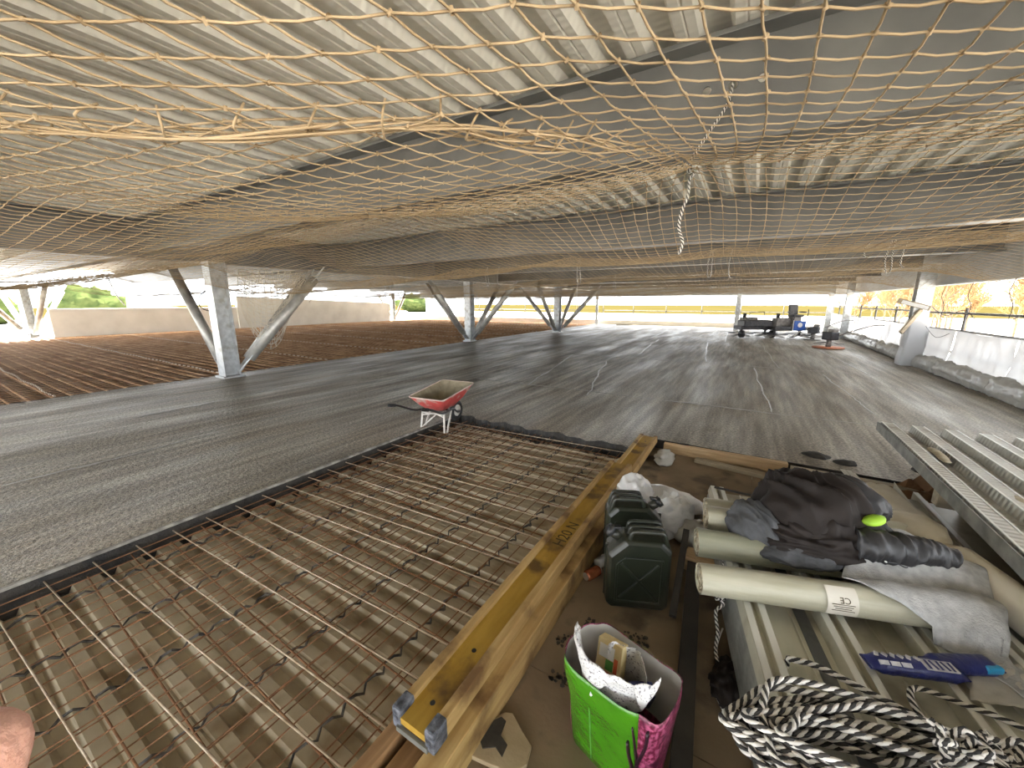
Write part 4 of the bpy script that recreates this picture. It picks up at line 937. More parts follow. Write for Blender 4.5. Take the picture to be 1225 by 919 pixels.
for i in range(9):
    z = .215 - i * .034; t = thing('decking_sheet', 'cream steel decking sheet, %s of the stack carrying the jacket and rope' % OR2[i], 'metal sheet', stack_pt(random.uniform(-.008, .008), random.uniform(-.02, .02), z), SA, 'decking sheets stacked beside the camera')
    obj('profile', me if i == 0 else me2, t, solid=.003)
    if i == 0:
        for k in range(4):
            for a_ in (.012, .07):
                MB().box((k * .305 + a_ + .015, LST / 2, .0475), (.026, LST, .002)).build('rib_top', M['deckwhite'], t)
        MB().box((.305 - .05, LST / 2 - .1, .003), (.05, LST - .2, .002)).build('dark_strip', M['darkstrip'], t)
        MB().tube([(.056, .62, .0482), (.056, .62, .0492)], .022, 18).build('oval_hole', M['blackpl'], t)
# closure strips / bar at the far end
blackbar('black steel bar lying across the far end of the cream decking', stack_pt(.03, LST - .06, .285), stack_pt(.32, LST - .12, .285), .014, .014)
o = MB().box((0, 0, 0), (.14, .10, .035)).build('deck_offcut', M['deckwhite'], None, bevel=.003); o.location = stack_pt(.08, .30, .28); o.rotation_euler = (0, 0, SA + .2); tag(o, 'small white decking offcut under the coiled rope', 'offcut')
# ================================================================== PLASTIC ROLLS
def roll(label, a, b, r, m, squash=1.0, lab=False, seed=0):
    a = Vector(a); b = Vector(b); d = b - a; L = d.length; rz = math.atan2(d.y, d.x); t = thing('plastic_roll', label, 'roll', a, rz); t.rotation_euler = (0, -math.asin(d.z / L), rz)
    rg = []
    for i in range(25):
        x = L * i / 24; rg.append([(x, r * math.cos(q) * (1 + .05 * nz(q * 1.5 + seed, x * 3)), r * squash * math.sin(q) * (1 + .05 * nz(q * 1.5 + 7, x * 3 + seed))) for q in [2 * math.pi * k / 22 for k in range(22)]])
    body = MB().loft(rg, False, False).build('wound_film', M[m], t, True)
    for x, nm in ((.004, 0), (L - .004, 1)):
        sp_ = MB(); pts = [(x + (.004 if nm else -.004) * math.sin(k * 1.7), r * .97 * (1 - k / 60) * math.cos(k * .52), r * squash * .97 * (1 - k / 60) * math.sin(k * .52)) for k in range(58)]
        sp_.tube(pts, .0035, 4).build('spiral_end', M['rollend'], t); MB().loft([[(x + (-.006 if nm else .006), r * .97 * math.cos(q), r * squash * .97 * math.sin(q)) for q in [2 * math.pi * k / 22 for k in range(22)]]]).build('end_face', M['rollend'], t)
    if lab:
        P = []
        for i in range(9): P.append([(.49 + .115 * i / 8, (r + .003) * math.cos(q), (r + .003) * squash * math.sin(q)) for q in [R(-165 + 10 * k) for k in range(16)]])
        lb_ = MB().grid([[(x, y, -z) if False else (x, y, z) for x, y, z in row] for row in [[(p[0], p[1], p[2]) for p in rr] for rr in P]])
        # the label wraps the camera-facing upper side
        lb_ = MB().grid([[(.49 + .115 * i / 8, -(r * 1.035 + .002) * math.cos(q), (r * 1.035 + .002) * squash * math.sin(q)) for q in [R(-30 + 8 * k) for k in range(14)]] for i in range(9)])
        lo = lb_.build('paper_label', M['label'], t, True)
        ct = Matrix.Translation((.555, 0, 0))
        cu = bpy.data.curves.new('ce', 'FONT'); cu.body = 'CE'; cu.size = .034; cu.extrude = .0003
        tmp = bpy.data.objects.new('tmp', cu); COL.objects.link(tmp); dg = bpy.context.evaluated_depsgraph_get(); me_ = bpy.data.meshes.new_from_object(tmp.evaluated_get(dg)); bpy.data.objects.remove(tmp)
        me_.materials.clear(); me_.materials.append(M['ink']); q = R(38); rr = r * 1.035 + .0035
        oo = obj('ce_mark', me_, lo); oo.location = (.575, -rr * math.cos(q), rr * squash * math.sin(q)); oo.rotation_euler = (R(52), 0, 0); oo.rotation_euler = Matrix.Rotation(R(90 - 38), 3, 'X').to_euler(); oo.location = oo.location
        oo.rotation_euler = (Matrix.Rotation(R(52), 3, 'X') @ Matrix.Rotation(math.pi, 3, 'Z')).to_euler()
        for k, qd in enumerate((16, 9, 2, -5)):
            q = R(qd); MB().box((.548, -rr * math.cos(q), rr * squash * math.sin(q)), (.085 - .012 * (k % 3), .0012, .0025)).build('text_line', M['ink'], lo)
    return t
ZR = .335
roll('pale plastic roll with a printed label in front of the jacket', (-.075, 1.80, ZR), (.92, 2.15, ZR - .005), .068, 'roll', 1.0, True, 1)
roll('greenish plastic roll under the left side of the jacket', (-.12, 2.10, ZR), (.95, 2.42, ZR), .078, 'rollgreen', .92, False, 5)
roll('flattened cream plastic roll behind the greenish roll', (-.10, 2.34, ZR + .03), (.93, 2.62, ZR), .078, 'roll', .85, False, 9)
roll('farthest cream plastic roll behind the jacket', (-.115, 2.50, ZR + .01), (.9, 2.80, ZR), .066, 'roll', .9, False, 13)
roll('thick cream membrane roll lying at the right behind the grey felt', (1.02, 2.62, .33), (1.38, 1.45, .31), .085, 'cream', .95, False, 17)
# ================================================================== GREY FELT, JACKET
def patch(corners, nu, nv, f):
    (a, b_, c, d) = [Vector(p) for p in corners]; P = []
    for i in range(nu + 1):
        u = i / nu; row = []
        for j in range(nv + 1):
            v = j / nv; p = a * (1 - u) * (1 - v) + b_ * u * (1 - v) + c * u * v + d * (1 - u) * v; row.append(tuple(p + Vector(f(u, v))))
        P.append(row)
    return P
t = thing('felt_sheet', 'light grey geotextile felt draped from under the jacket over the labelled roll', 'fabric', (.8, 2.1, .3))
RL = [((-.075, 1.80), (.92, 2.15), ZR, .068), ((-.12, 2.10), (.95, 2.42), ZR, .078), ((-.10, 2.34), (.93, 2.62), ZR + .01, .074), ((-.115, 2.50), (.9, 2.80), ZR, .066)]
def support(x, y):
    z = .268
    for (ax, ay), (bx_, by_), zc, r in RL:
        L = math.hypot(bx_ - ax, by_ - ay); u = ((x - ax) * (bx_ - ax) + (y - ay) * (by_ - ay)) / L; d = abs((x - ax) * (by_ - ay) - (y - ay) * (bx_ - ax)) / L
        if d < r * 1.9: z = max(z, zc + r * 1.06 * math.cos(min(d / (r * 1.9), 1) * 1.57) - .25 * max(0, u - L))
    return z
def felt_grid(corners, nu, nv):
    P = patch(corners, nu, nv, lambda u, v: (.015 * nz(u * 5, v * 5), .015 * nz(u * 6 + 3, v * 4), 0))
    return [[(x - .8, y - 2.1, support(x, y) + .010 + .012 * nz(x * 9, y * 9) - .3) for x, y, z in row] for row in P]
MB().grid(felt_grid([(.47, 2.03, 0), (.96, 1.90, 0), (1.04, 2.45, 0), (.62, 2.72, 0)], 36, 36)).build('felt', M['felt'], t, True, solid=.004)
MB().grid(felt_grid([(.80, 1.98, 0), (.955, 1.80, 0), (1.0, 1.96, 0), (.92, 2.06, 0)], 14, 14)).build('torn_corner', M['felt'], t, True, solid=.003)
JX, JY = .40, 2.42
jk = thing('jacket', 'dark brown work jacket heaped over the plastic rolls, grey lining showing', 'jacket', (JX, JY, .37), R(16))
def ridge(x, y, z): return 1 - 2 * abs(nz(x, y, z))
def fold_lump(c, r, seed, amp, fdir, freq, seg=110, rg=64, zmin=-.02):
    b = MB(); b.ball((0, 0, 0), r, seg, rg); vs = []; fd = Vector(fdir).normalized(); e1 = fd.orthogonal().normalized(); e2 = fd.cross(e1)
    for p in b.v:
        v = Vector(p); q = Vector((v.dot(fd), v.dot(e1), v.dot(e2))) ; k = freq * .42
        w1 = nz(q.x * 4 + seed, q.y * 4, q.z * 4) * .12
        d = amp * .55 * (ridge((q.x + w1) * k + seed, (q.y + w1) * k * .28, q.z * k * .28) - .3) + amp * .30 * (ridge((q.x - w1) * k * 2.1 + seed, q.y * k * .7 + 3, q.z * k * .7) - .3)
        s_ = 1 + d + .22 * nz(v.x * 5 + seed, v.y * 5, v.z * 5)
        v = v * s_ + Vector(c); v.z = max(v.z, zmin - .01 + .02 * nz(v.x * 9, v.y * 9, seed)); vs.append(tuple(v))
    b.v = vs; return b
fold_lump((0, .06, .06), (.27, .25, .25), 2.3, .34, (.8, .5, -.2), 17).build('body', M['jacket'], jk, True)
fold_lump((-.02, -.14, .03), (.25, .10, .12), 5.1, .5, (.3, .2, 1), 40).build('front_flap', M['jacket'], jk, True)
fold_lump((.14, .14, .17), (.16, .17, .12), 8.2, .42, (.4, .8, .1), 30).build('hood', M['sleeve'], jk, True)
fold_lump((-.27, -.03, .045), (.12, .14, .10), 3.7, .5, (.9, .2, .3), 30).build('fleece_lining', M['jacketgrey'], jk, True)
fold_lump((-.12, -.21, .0), (.17, .07, .05), 6.6, .4, (.5, .8, .3), 40).build('fleece_lining', M['jacketgrey'], jk, True)
def sleeve(pts, r0, r1, m, seed, name='sleeve'):
    path = smooth_path(pts, .005); rr = []; n_ = len(path)
    for i in range(n_):
        t_ = i / (n_ - 1); rr.append((r0 + (r1 - r0) * t_) * (1 + .08 * nz(i * .12, seed * 2.0) + .05 * nz(i * .3, seed)) * (1 if i > 1 else .5))
    b = MB().tube(path, rr, 26)
    out = []
    for i_, p in enumerate(b.v):
        cen_ = path[min(i_ // 26, n_ - 1)]; v = Vector(p) - cen_; d = .22 * (ridge(p[0] * 21 + p[1] * 7 + seed, p[1] * 7, p[2] * 9) - .35) + .10 * (ridge(p[0] * 40 + seed, p[1] * 14, p[2] * 16) - .3)
        out.append(tuple(cen_ + v * (1 + d)))
    b.v = out
    o = b.build(name, M[m], jk, True); return o
s1 = sleeve([(.10, -.16, .08), (.22, -.17, .085), (.34, -.15, .075), (.46, -.14, .055), (.50, -.145, .045)], .075, .058, 'sleeve', 1)
sleeve([(.10, .05, .16), (.22, .06, .19), (.31, .10, .16), (.35, .14, .12)], .07, .055, 'sleeve', 4)
sleeve([(.14, -.02, .14), (.24, -.05, .13), (.29, -.12, .09)], .035, .03, 'jacketgrey', 8, 'fleece_edge')
b = MB(); b.ball((0, 0, 0), (.055, .034, .024), 18, 10); b.v = [(p[0] * (1 + .3 * nz(p[0] * 40, p[1] * 40)), p[1], p[2]) for p in b.v]; o = b.build('lime_lining', M['hivis'], jk, True); o.location = (.20, -.105, .188); o.rotation_euler = (0, -.2, .35)
MB().tube(smooth_path([(.20, -.235, .05), (.23, -.25, .06), (.27, -.24, .04), (.30, -.22, .03)], .01), .003, 6).build('drawcord', M['jacketgrey'], jk, True); MB().ball((.20, -.237, .055), .007, 8, 6).build('cord_toggle', M['whitep'], jk, True)

# ================================================================== BLUE PACKETS
def packet(label, x, y, z, rz, L, tilt=0, light=False):
    t = thing('blue_packet', label, 'packet', (x, y, z), rz, 'blue foil packets on the decking'); t.scale = (1, 1.2, 1.2); rg = []
    for i in range(19):
        u = i / 18; e_ = min(1, math.sin(math.pi * min(max(u, .03), .97)) * 3.2); w_, h_ = .030 * (.75 + .25 * e_), .022 * max(.12, e_)
        rg.append([((u - .5) * L, w_ * math.copysign(abs(math.cos(q)) ** .6, math.cos(q)) + .002 * nz(u * 20, q), h_ * math.sin(q) + .022 + .002 * nz(u * 25, q + 4)) for q in [2 * math.pi * k / 16 for k in range(16)]])
    MB().loft(rg).build('wrapper', M['blue'], t, True)
    if light: MB().box((L * .34, -.022, .03), (.06, .02, .022)).build('light_blue_print', M['lblue'], t, bevel=.006)
    else:
        MB().box((.07, -.006, .0438), (.10, .036, .003)).build('silver_print_panel', M['silver'], t); 
        for k in range(5):
            MB().box((.035 + k * .018, -.006, .0458), (.007, .03, .0012), rz=.2 if k % 2 else -.1).build('print_mark', M['blue'], t)
        for k in range(6): MB().box((-.115 + k * .026, .012, .0435), (.012, .016, .004), rz=.7 if k % 2 else -.6).build('print_mark', M['silver'], t)
        for k in range(3): MB().box((-.11 + k * .036, -.016, .041), (.030, .012, .005), rx=.5).build('print_mark', M['silver'], t)
    for s_ in (-1, 1): MB().box((s_ * L * .5, 0, .022), (.012, .05, .004)).build('crimped_end', M['blue'], t)
    return t
packet('blue foil packet with silver print lying diagonally in front', .645, 1.755, .268, R(22), .30)
packet('blue foil packet with a light blue end lying behind the silver-printed packet', (.80), 1.865, .266, R(30), .24, 0, True)
o = MB().grid(patch([(.78, 1.72, .272), (.98, 1.80, .270), (1.0, 2.0, .275), (.84, 1.93, .28)], 14, 12, lambda u, v: (0, 0, .008 * nz(u * 6, v * 6)))).build('plastic_film', M['film'], None, True, solid=.001); tag(o, 'clear plastic scrap lying beside the blue packets', 'plastic film')
# ================================================================== ROPE COIL
pts = [(.26, 1.62, .10), (.262, 1.60, .24), (.275, 1.575, .285), (.36, 1.60, .275), (.48, 1.58, .27), (.58, 1.55, .275), (.66, 1.50, .285), (.69, 1.42, .28)]
cen = Vector((.45, 1.25, .285)); rc = random.Random(11)
for k in range(17):
    for a_ in range(0, 360, 36):
        a2 = R(a_ + rc.uniform(-8, 8) + 20); rx_ = .33 + rc.uniform(-.09, .07); ry_ = .12 + .05 * math.sin(k * 1.9) + rc.uniform(-.03, .03)
        x = cen.x + rx_ * math.cos(a2) + .04 * math.sin(k * 2.1); y = cen.y + ry_ * math.sin(a2) + rx_ * .22 * math.cos(a2) + .02 * math.cos(k * 1.7)
        pts.append((x, y, .280 + .011 * k * .5 + rc.uniform(-.004, .012)))
pts += [(.70, 1.45, .36), (.80, 1.52, .33), (.95, 1.62, .29), (1.1, 1.68, .285), (1.25, 1.72, .28)]
twisted('rope_coil', 'thick black and white twisted rope coiled on the near end of the decking', pts, .0105, .075, .011)
twisted('rope_length', 'black and white rope curving from the coil past the blue packets to the right edge', [(.62, 1.52, .28), (.60, 1.60, .29), (.64, 1.68, .275), (.75, 1.69, .27), (.86, 1.68, .275), (.98, 1.62, .28), (1.15, 1.55, .28)], .009, .075, .011)
def knot(label, c, s, seed):
    rk = random.Random(seed); P = []
    for i in range(26):
        a = i * .95; P.append((c[0] + s * math.cos(a) * (1 + .3 * rk.uniform(-1, 1)), c[1] + s * .7 * math.sin(a * 1.3) + rk.uniform(-.01, .01), c[2] + .018 * math.sin(a * 2.1) + .02 * rk.random()))
    return twisted('rope_knot', label, P, .0095, .05, .009)
knot('lumpy white knot of rope on top of the coil', (.62, 1.36, .39), .045, 2); knot('second rope knot right of the white knot on the coil', (.76, 1.47, .33), .045, 5); knot('rope knot at the bottom edge in front of the coil', (.60, 1.22, .38), .05, 8)
twisted('rope_length', 'frayed black and white rope hanging down the side of the stacked decking', [(.03, 2.42, .20), (.02, 2.25, .17), (.035, 2.14, .13), (.0, 2.08, .09), (.04, 2.06, .05), (.01, 2.02, .02), (.03, 1.94, -.03), (.03, 1.86, -.07), (.06, 1.74, -.085)], .0085, .05, .01)
knot('small snarl of rope hanging against the side of the stacked decking', (.02, 2.07, .08), .026, 12)
cable('pale frayed cord trailing below the hanging rope', [(.05, 1.98, -.03), (.03, 1.86, -.07), (.065, 1.76, -.085), (.04, 1.66, -.09), (.08, 1.58, -.09)], .004, 'ropew', 'cord', 'cord')
crumple('dark_rag', 'dark rag lying on the plywood at the foot of the hanging rope', (.085, 1.72, -.075), (.05, .10, .03), 3.3, 'jacket', 'rag', 40, 24, .6, 26)
# ================================================================== RIGHT-HAND SHEETS AND RACK
chp = [(0, .12), (.005, .02), (.02, .0), (.16, 0), (.165, .012), (.20, .012), (.205, 0), (.36, 0), (.375, .02), (.38, .12), (.41, .125)]
def channel(label, x, y0, y1, z, m='deckcream', rz=0, w_=1.0):
    t = thing('channel_sheet', label, 'metal sheet', (x, y0, z), rz, 'loose channel sheets by the rack'); b = MB(); b.sweep([(p[0] * w_, p[1]) for p in chp], 0, y1 - y0); b.build('profile', M[m], t, solid=.003); MB().box((.393 * w_, (y1 - y0) / 2, .126), (.028, y1 - y0, .003)).build('lip', M['deckwhite'], t); return t
channel('cream channel sheet beside the rack, its tall lip towards the rack', 1.10, .8, 3.95, .10, 'deckcream', 0)
channel('cream channel sheet between the jacket stack and the rack', .98, .9, 4.05, .0, 'deckcream', R(2))
for k, (x, y0, y1) in enumerate(((1.05, 3.2, 4.35), (1.0, 3.1, 4.25), (.93, 2.95, 4.1))):
    t = thing('white_strip', 'white metal strip poking out beyond the jacket, %s' % ['nearest the rack', 'middle one of three', 'nearest the jacket'][k], 'metal strip', (x, y0, .09 + .05 * k), R(6))
    MB().box((0, (y1 - y0) / 2, .01), (.035, y1 - y0, .004)).build('face', M['deckwhite'], t); MB().box((.016, (y1 - y0) / 2, .002), (.004, y1 - y0, .02)).build('return', M['deckcream'], t)
o = MB().grid(patch([(.80, 3.30, .30), (1.12, 3.15, .27), (1.02, 3.75, .25), (.78, 3.70, .27)], 16, 14, lambda u, v: (.01 * nz(u * 4, v * 4), 0, .025 * nz(u * 4, v * 4, 3)))).build('paper_sheet', M['label'], None, True, solid=.002); tag(o, 'pale crumpled paper sheet beyond the jacket', 'paper')
crumple('sandbag', 'small creased cream sack just right of the jacket', (.92, 2.85, .35), (.13, .16, .06), 2.2, 'cream', 'sack', amp=.14, f=10)
crumple('sandbag', 'second creased cream sack behind the jacket sleeve', (1.0, 2.62, .34), (.10, .10, .05), 6.2, 'cream', 'sack', amp=.14, f=10)
for k, (x, y, rz) in enumerate(((1.30, 4.42, .4), (1.45, 4.36, -.5), (1.42, 4.15, .9))):
    t = thing('cardboard_scrap', 'torn brown cardboard scrap under the rack corner, %s' % ['left one', 'right one', 'front one'][k], 'cardboard', (x, y, -.09), rz)
    MB().grid(patch([(-.16, -.1, .0), (.16, -.1, .02), (.14, .12, .12), (-.15, .1, .05)], 10, 8, lambda u, v: (0, 0, .05 * abs(u - .5) + .02 * nz(u * 5, v * 5, k)))).build('flap', M['card'], t, solid=.004); MB().grid(patch([(.14, -.1, .02), (.2, -.08, .16), (.19, .1, .2), (.14, .12, .12)], 6, 6, lambda u, v: (0, 0, 0))).build('flap', M['card'], t, solid=.004)
# rack of long decking sheets on bearers
rp = []
for k in range(6):
    o_ = k * .207; rp += [(o_, 0), (o_ + .012, .058), (o_ + .098, .058), (o_ + .11, 0), (o_ + .14, 0), (o_ + .145, .010), (o_ + .170, .010), (o_ + .175, 0), (o_ + .207, 0)]
M['rackdeck'] = mat('galvanised_deck_sheet', (0.42, 0.41, 0.37), (0.56, 0.55, 0.50), rough=0.4, metal=0.35, scale=3, c3=(0.30, 0.28, 0.24), s3=3); emboss(M['rackdeck'], 'Y', .045, .9)
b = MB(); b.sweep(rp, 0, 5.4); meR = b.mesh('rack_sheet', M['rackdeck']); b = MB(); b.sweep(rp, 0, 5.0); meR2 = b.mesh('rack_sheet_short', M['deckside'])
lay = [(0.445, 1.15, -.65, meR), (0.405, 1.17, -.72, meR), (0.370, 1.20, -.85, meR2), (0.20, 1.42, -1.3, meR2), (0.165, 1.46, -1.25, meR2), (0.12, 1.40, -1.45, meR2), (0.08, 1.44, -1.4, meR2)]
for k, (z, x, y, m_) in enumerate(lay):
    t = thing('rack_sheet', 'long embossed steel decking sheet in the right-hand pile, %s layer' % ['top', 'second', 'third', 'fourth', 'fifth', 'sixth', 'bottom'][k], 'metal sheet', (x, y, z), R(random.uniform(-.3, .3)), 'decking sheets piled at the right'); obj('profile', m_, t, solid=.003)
    if k == 0:
        for q in range(6):
            for a_ in (.014, .088): MB().box((q * .207 + a_ + .004, 2.7, .0605), (.010, 5.4, .003)).build('rib_edge', M['deckwhite'], t)
        MB().box((-.012, 2.7, .02), (.006, 5.4, .08)).build('edge_return', M['deckside'], t)
for k, y in enumerate((.2, 1.9, 3.55)):
    o = MB().box((0, 0, 0), (1.5, .09, .11)).build('timber_bearer', M['timbergrey'], None, bevel=.004); o.location = (1.95, y, .305); tag(o, 'timber bearer between the layers of the right-hand pile, %s' % ['nearest', 'middle', 'farthest'][k], 'timber')
    o = MB().box((0, 0, 0), (1.5, .10, .165)).build('timber_bearer', M['timbergrey'], None, bevel=.004); o.location = (1.95, y - .1, -.012); tag(o, 'timber bearer under the right-hand pile on the boards, %s' % ['nearest', 'middle', 'farthest'][k], 'timber')
for k, (x, y, s_) in enumerate(((1.30, 3.95, .16), (1.75, 3.55, .2), (1.42, 3.2, .12))):
    o = crumple('dust_patch', 'dry dirt heap on top of the right-hand pile, %s' % ['near its corner', 'between two ribs', 'nearest the camera'][k], (x, y, .492), (.03, s_, .014), k * 3.1, 'timbergrey', 'dirt', amp=.3, floor_z=.44)

# ================================================================== WHEELBARROW
wbr = thing('wheelbarrow', 'red wheelbarrow with cement-crusted tray standing at the edge of the mesh bay', 'wheelbarrow', (-3.38, 3.70, -.045), R(8)); wbr.scale = (.82, .82, .80)
def tray_ring(z, x0, x1, y0, y1, ix=0):
    r = .07; out = []
    for cx_, cy_, a0 in ((x1 - r, y0 + r, -90), (x1 - r, y1 - r, 0), (x0 + r, y1 - r, 90), (x0 + r, y0 + r, 180)):
        for k in range(5): a = R(a0 + 22.5 * k); out.append((cx_ + r * math.cos(a), cy_ + r * math.sin(a), z + (.10 if False else 0)))
    return out
def tilt(ring, k): return [(p[0], p[1], p[2] + k * (p[1] + .3)) for p in ring]
outer = [tilt(tray_ring(.36, -.17, .17, -.20, .20), .02), tilt(tray_ring(.46, -.25, .25, -.30, .36), .05), tilt(tray_ring(.60, -.325, .325, -.40, .56), .10)]
MB().loft(outer, True, False).build('tray', M['barrowred'], wbr, True)
inner = [[(p[0] * .985, p[1] * .985 + .001, p[2] + .006) for p in r] for r in outer]
MB().loft(inner, True, False).build('cement_crust', M['barrowin'], wbr, True)
rim = outer[-1] + outer[-1][:1]; MB().tube(rim, .011, 8, cap=False).build('rim', M['barrowrim'], wbr, True)
for s_ in (-1, 1):
    fr_ = MB().tube(smooth_path([(s_ * .29, -.78, .56), (s_ * .29, -.62, .50), (s_ * .25, -.30, .36), (s_ * .17, .1, .32), (s_ * .06, .42, .17), (s_ * .05, .52, .16)], .04), .017, 10).build('handle_tube', M['blackpl'], wbr, True)
    MB().tube([(s_ * .29, -.86, .575), (s_ * .29, -.73, .54)], .024, 10).build('grip', M['rubber'], fr_, True)
    lg = MB().tube([(s_ * .20, -.20, .34), (s_ * .22, -.24, .02), (s_ * .22, -.16, .0), (s_ * .19, .02, .33)], .016, 8).build('leg', M['barrowleg'], wbr, True)
    MB().tube([(s_ * .21, -.21, .26), (0, -.17, .30), (s_ * -.02, -.17, .30)], .012, 8).build('leg_brace', M['barrowleg'], wbr, True)
MB().tube([(-.21, -.2, .30), (.21, -.2, .30)], .013, 8).build('cross_brace', M['barrowleg'], wbr, True)
MB().tube([(-.22, -.22, .05), (.05, -.18, .30)], .012, 8).build('leg_brace', M['barrowleg'], wbr, True)
P = [(.0, .47 + .14 * math.cos(a), .18 + .14 * math.sin(a)) for a in [2 * math.pi * k / 24 for k in range(25)]]
wh = MB().tube(P, .042, 10, cap=False).build('tyre', M['rubber'], wbr, True); MB().tube([(-.03, .47, .18), (.03, .47, .18)], .10, 18).build('wheel_rim', M['barrowleg'], wh, True); MB().tube([(-.07, .47, .18), (.07, .47, .18)], .012, 8).build('axle', M['rail'], wh)

# ================================================================== POWER TROWELS
def rideon(label, x, y, rz, blue):
    t = thing('ride_on_trowel', label, 'power trowel', (x, y, .0), rz, 'power trowels at the far end'); t.scale = (1.1, 1.1, 1.15)
    for sx in (-.5, .5):
        rt_ = MB().tube([(sx, 0, .30), (sx, 0, .45)], .09, 12).build('rotor_gearbox', M['machgrey'], t, True)
        for k in range(4):
            a = R(90 * k + 20); MB().beam((sx, 0, .14), (sx + .42 * math.cos(a), .42 * math.sin(a), .06), .15, .012).build('trowel_blade', M['machgrey'], t)
        MB().tube([(sx + .47 * math.cos(a), .47 * math.sin(a), .18) for a in [2 * math.pi * k / 24 for k in range(25)]], .018, 6, cap=False).build('guard_ring', M['machine'], t, True); MB().tube([(sx, 0, .1), (sx, 0, .34)], .05, 8).build('rotor_shaft', M['machine'], t)
    MB().box((0, 0, .40), (1.35, .62, .14)).build('deck_frame', M['machine'], t, bevel=.02)
    MB().box((-.12, .22, .62), (.62, .34, .36)).build('engine', M['machgrey'], t, bevel=.03); MB().tube([(-.3, .22, .8), (-.3, .22, .96)], .07, 10).build('air_filter', M['machine'], t, True)
    if blue:
        MB().box((.25, -.32, .52), (.46, .03, .36)).build('blue_front_panel', M['machblue'], t, bevel=.01); MB().tube([(.25, -.335, .54), (.25, -.345, .54)], .09, 16).build('white_badge', M['whitep'], t)
        for sx in (-.02, .52): MB().tube([(sx, -.34, .32), (sx, -.34, .72)], .014, 6).build('panel_frame', M['whitep'], t)
        MB().box((.30, .10, .66), (.36, .30, .40)).build('seat_pedestal', M['machgrey'], t, bevel=.02)
        MB().box((.30, .06, .88), (.42, .40, .09)).build('seat', M['machine'], t, bevel=.03); MB().box((.30, .26, 1.08), (.36, .08, .44), rx=-.15).build('seat_back', M['machine'], t, bevel=.03)
        for sx in (.06, .56): MB().tube([(sx, -.18, .6), (sx, -.26, 1.0), (sx, -.24, 1.12)], .016, 6).build('control_lever', M['machine'], t)
        MB().box((.08, .05, 1.02), (.06, .35, .05)).build('arm_rest', M['machine'], t); MB().box((.56, .05, 1.02), (.06, .35, .05)).build('arm_rest', M['machine'], t)
        MB().tube([(.0, -.40, .1), (.25, -.38, .30), (.6, -.46, .08)], .02, 6).build('lifting_frame', M['whitep'], t)
    else:
        MB().box((.0, -.05, .56), (1.15, .60, .30)).build('black_hood', M['machine'], t, bevel=.06); MB().tube([(-.35, -.2, .72), (-.33, -.2, 1.0), (.25, -.2, 1.02), (.3, -.2, .72)], .016, 6).build('roll_bar', M['machgrey'], t)
        for sx in (-.62, .62): MB().tube([(sx - .06, -.28, .16), (sx + .06, -.28, .16)], .15, 14).build('transport_wheel', M['rubber'], t, True)
    return t
rideon('black low ride-on trowel machine at the left of the far machines', .15, 21.2, R(30), False)
rideon('ride-on trowel machine with seat, levers and blue front panel', 1.45, 21.3, R(30), True)
def walk_trowel(label, x, y, rz, disc):
    t = thing('walk_behind_trowel', label, 'power trowel', (x, y, 0), rz, 'power trowels at the far end')
    MB().tube([(0, 0, .02), (0, 0, .05)], .46 if disc else .3, 28).build('float_disc', M['orange'] if disc else M['machgrey'], t, True)
    MB().tube([(.44 * math.cos(a), .44 * math.sin(a), .16) for a in [2 * math.pi * k / 24 for k in range(25)]], .014, 6, cap=False).build('guard_ring', M['machgrey'], t, True)
    for k in range(4): MB().tube([(0, 0, .22), (.44 * math.cos(R(90 * k)), .44 * math.sin(R(90 * k)), .16)], .012, 6).build('guard_spoke', M['machgrey'], t)
    MB().tube([(0, 0, .05), (0, 0, .3)], .08, 10).build('gearbox', M['machgrey'], t, True); MB().box((0, .02, .44), (.36, .34, .28)).build('engine', M['machine'], t, bevel=.03); MB().box((.08, .02, .63), (.2, .24, .12)).build('fuel_tank', M['machgrey'], t, bevel=.03); MB().tube([(-.16, 0, .5), (-.28, 0, .55)], .05, 10).build('exhaust', M['alu'], t, True)
    MB().tube(smooth_path([(.05, .1, .36), (.3, .3, .55), (.75, .7, .82), (.95, .9, .86)], .1), .018, 8).build('handle_tube', M['machgrey'], t, True); MB().tube([(.8, 1.05, .86), (1.1, .75, .86)], .016, 8).build('handle_bar', M['rubber'], t, True)
    return t
walk_trowel('walk-behind trowel with orange float disc in front of the right sheeting', 2.45, 17.5, R(-50), True)
walk_trowel('small walk-behind trowel standing between the seat machine and the orange-disc trowel', 2.35, 20.9, R(-20), False)
# scattered bits at the far end
for k, (x, y, L, rz) in enumerate(((-7.6, 27.6, 1.1, .3), (1.6, 26.8, .9, -.2))):
    o = MB().box((0, 0, .04), (L, .16, .05), ry=-.03).build('site_plank', M['timbergrey'], None, bevel=.005); o.location = (x, y, .0); o.rotation_euler = (0, 0, rz); tag(o, ['grey plank lying by the thin far column', 'grey plank lying near the far kerb by the black machine'][k], 'plank')
for k, (x, y, s_) in enumerate(((.75, 4.95, .10), (.98, 4.86, .08), (1.6, 5.0, .09))):
    o = crumple('mortar_lump', 'dark mortar lump on the slab behind the edge boards, %s' % ['left one', 'middle one', 'near the rack'][k], (x, y, .005), (s_, s_ * .7, .03), k * 2.7, 'slabedge', 'mortar', amp=.4, floor_z=-.01)

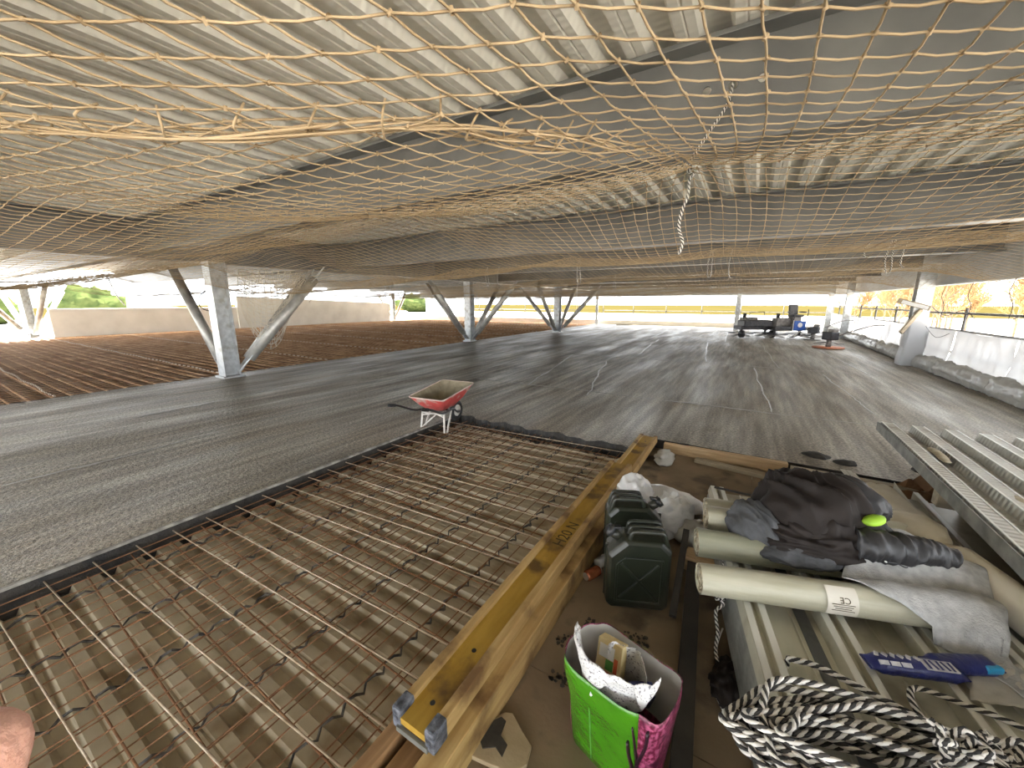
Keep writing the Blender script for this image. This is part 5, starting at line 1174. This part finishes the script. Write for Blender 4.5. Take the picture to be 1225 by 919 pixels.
# ================================================================== PHOTOGRAPHER'S HAND AT THE LENS CORNER
def hand():
    fw = Vector((-math.sin(R(31.5)) * math.cos(R(12)), math.cos(R(31.5)) * math.cos(R(12)), -math.sin(R(12)))); rt_ = Vector((math.cos(R(31.5)), math.sin(R(31.5)), 0)); up = rt_.cross(fw)
    def P(x, y, z): return Vector((0, 0, CAM_H)) + rt_ * x + up * y + fw * z
    root = P(-.125, -.20, .02)
    t = thing('person', 'hand of the person taking the picture, one fingertip at the lower left corner', 'person', root)
    def q(x, y, z): return tuple(P(x, y, z) - root)
    vs = [q(-.115, -.165, .035), q(-.113, -.20, .02), q(-.112, -.235, .005)]; rad = [.030, .030, .026]; ed = [(0, 1), (1, 2)]
    fingers = [([(-.118, -.135, .062), (-.116, -.094, .078), (-.1105, -.069, .080)], .0102), ([(-.130, -.125, .05), (-.132, -.095, .052), (-.130, -.075, .045)], .0095), ([(-.145, -.128, .036), (-.150, -.10, .03), (-.148, -.082, .022)], .009), ([(-.155, -.138, .02), (-.162, -.115, .01), (-.16, -.10, .0)], .0082), ([(-.088, -.165, .03), (-.082, -.145, .02), (-.084, -.125, .01)], .0105)]
    for pts, r in fingers:
        base = 0
        for k, p in enumerate(pts):
            vs.append(q(*p)); rad.append(r * (1.02 - .05 * k)); ed.append((base, len(vs) - 1)); base = len(vs) - 1
    me = bpy.data.meshes.new('hand'); me.from_pydata(vs, ed, []); me.materials.append(M['skin']); o = obj('hand', me, t)
    md = o.modifiers.new('skin', 'SKIN'); md.use_smooth_shade = True
    for i, sv in enumerate(me.skin_vertices[0].data): sv.radius = (rad[i], rad[i])
    me.skin_vertices[0].data[0].use_root = True
    sd = o.modifiers.new('sub', 'SUBSURF'); sd.levels = 2; sd.render_levels = 2
    path = [q(-.112, -.232, .005), q(-.112, -.28, -.015), q(-.11, -.36, -.05), q(-.10, -.50, -.12)]
    MB().tube(smooth_path(path, .02), [.036 + .0008 * i for i in range(len(smooth_path(path, .02)))], 18).build('sleeve', M['cuff'], t, True)
hand()
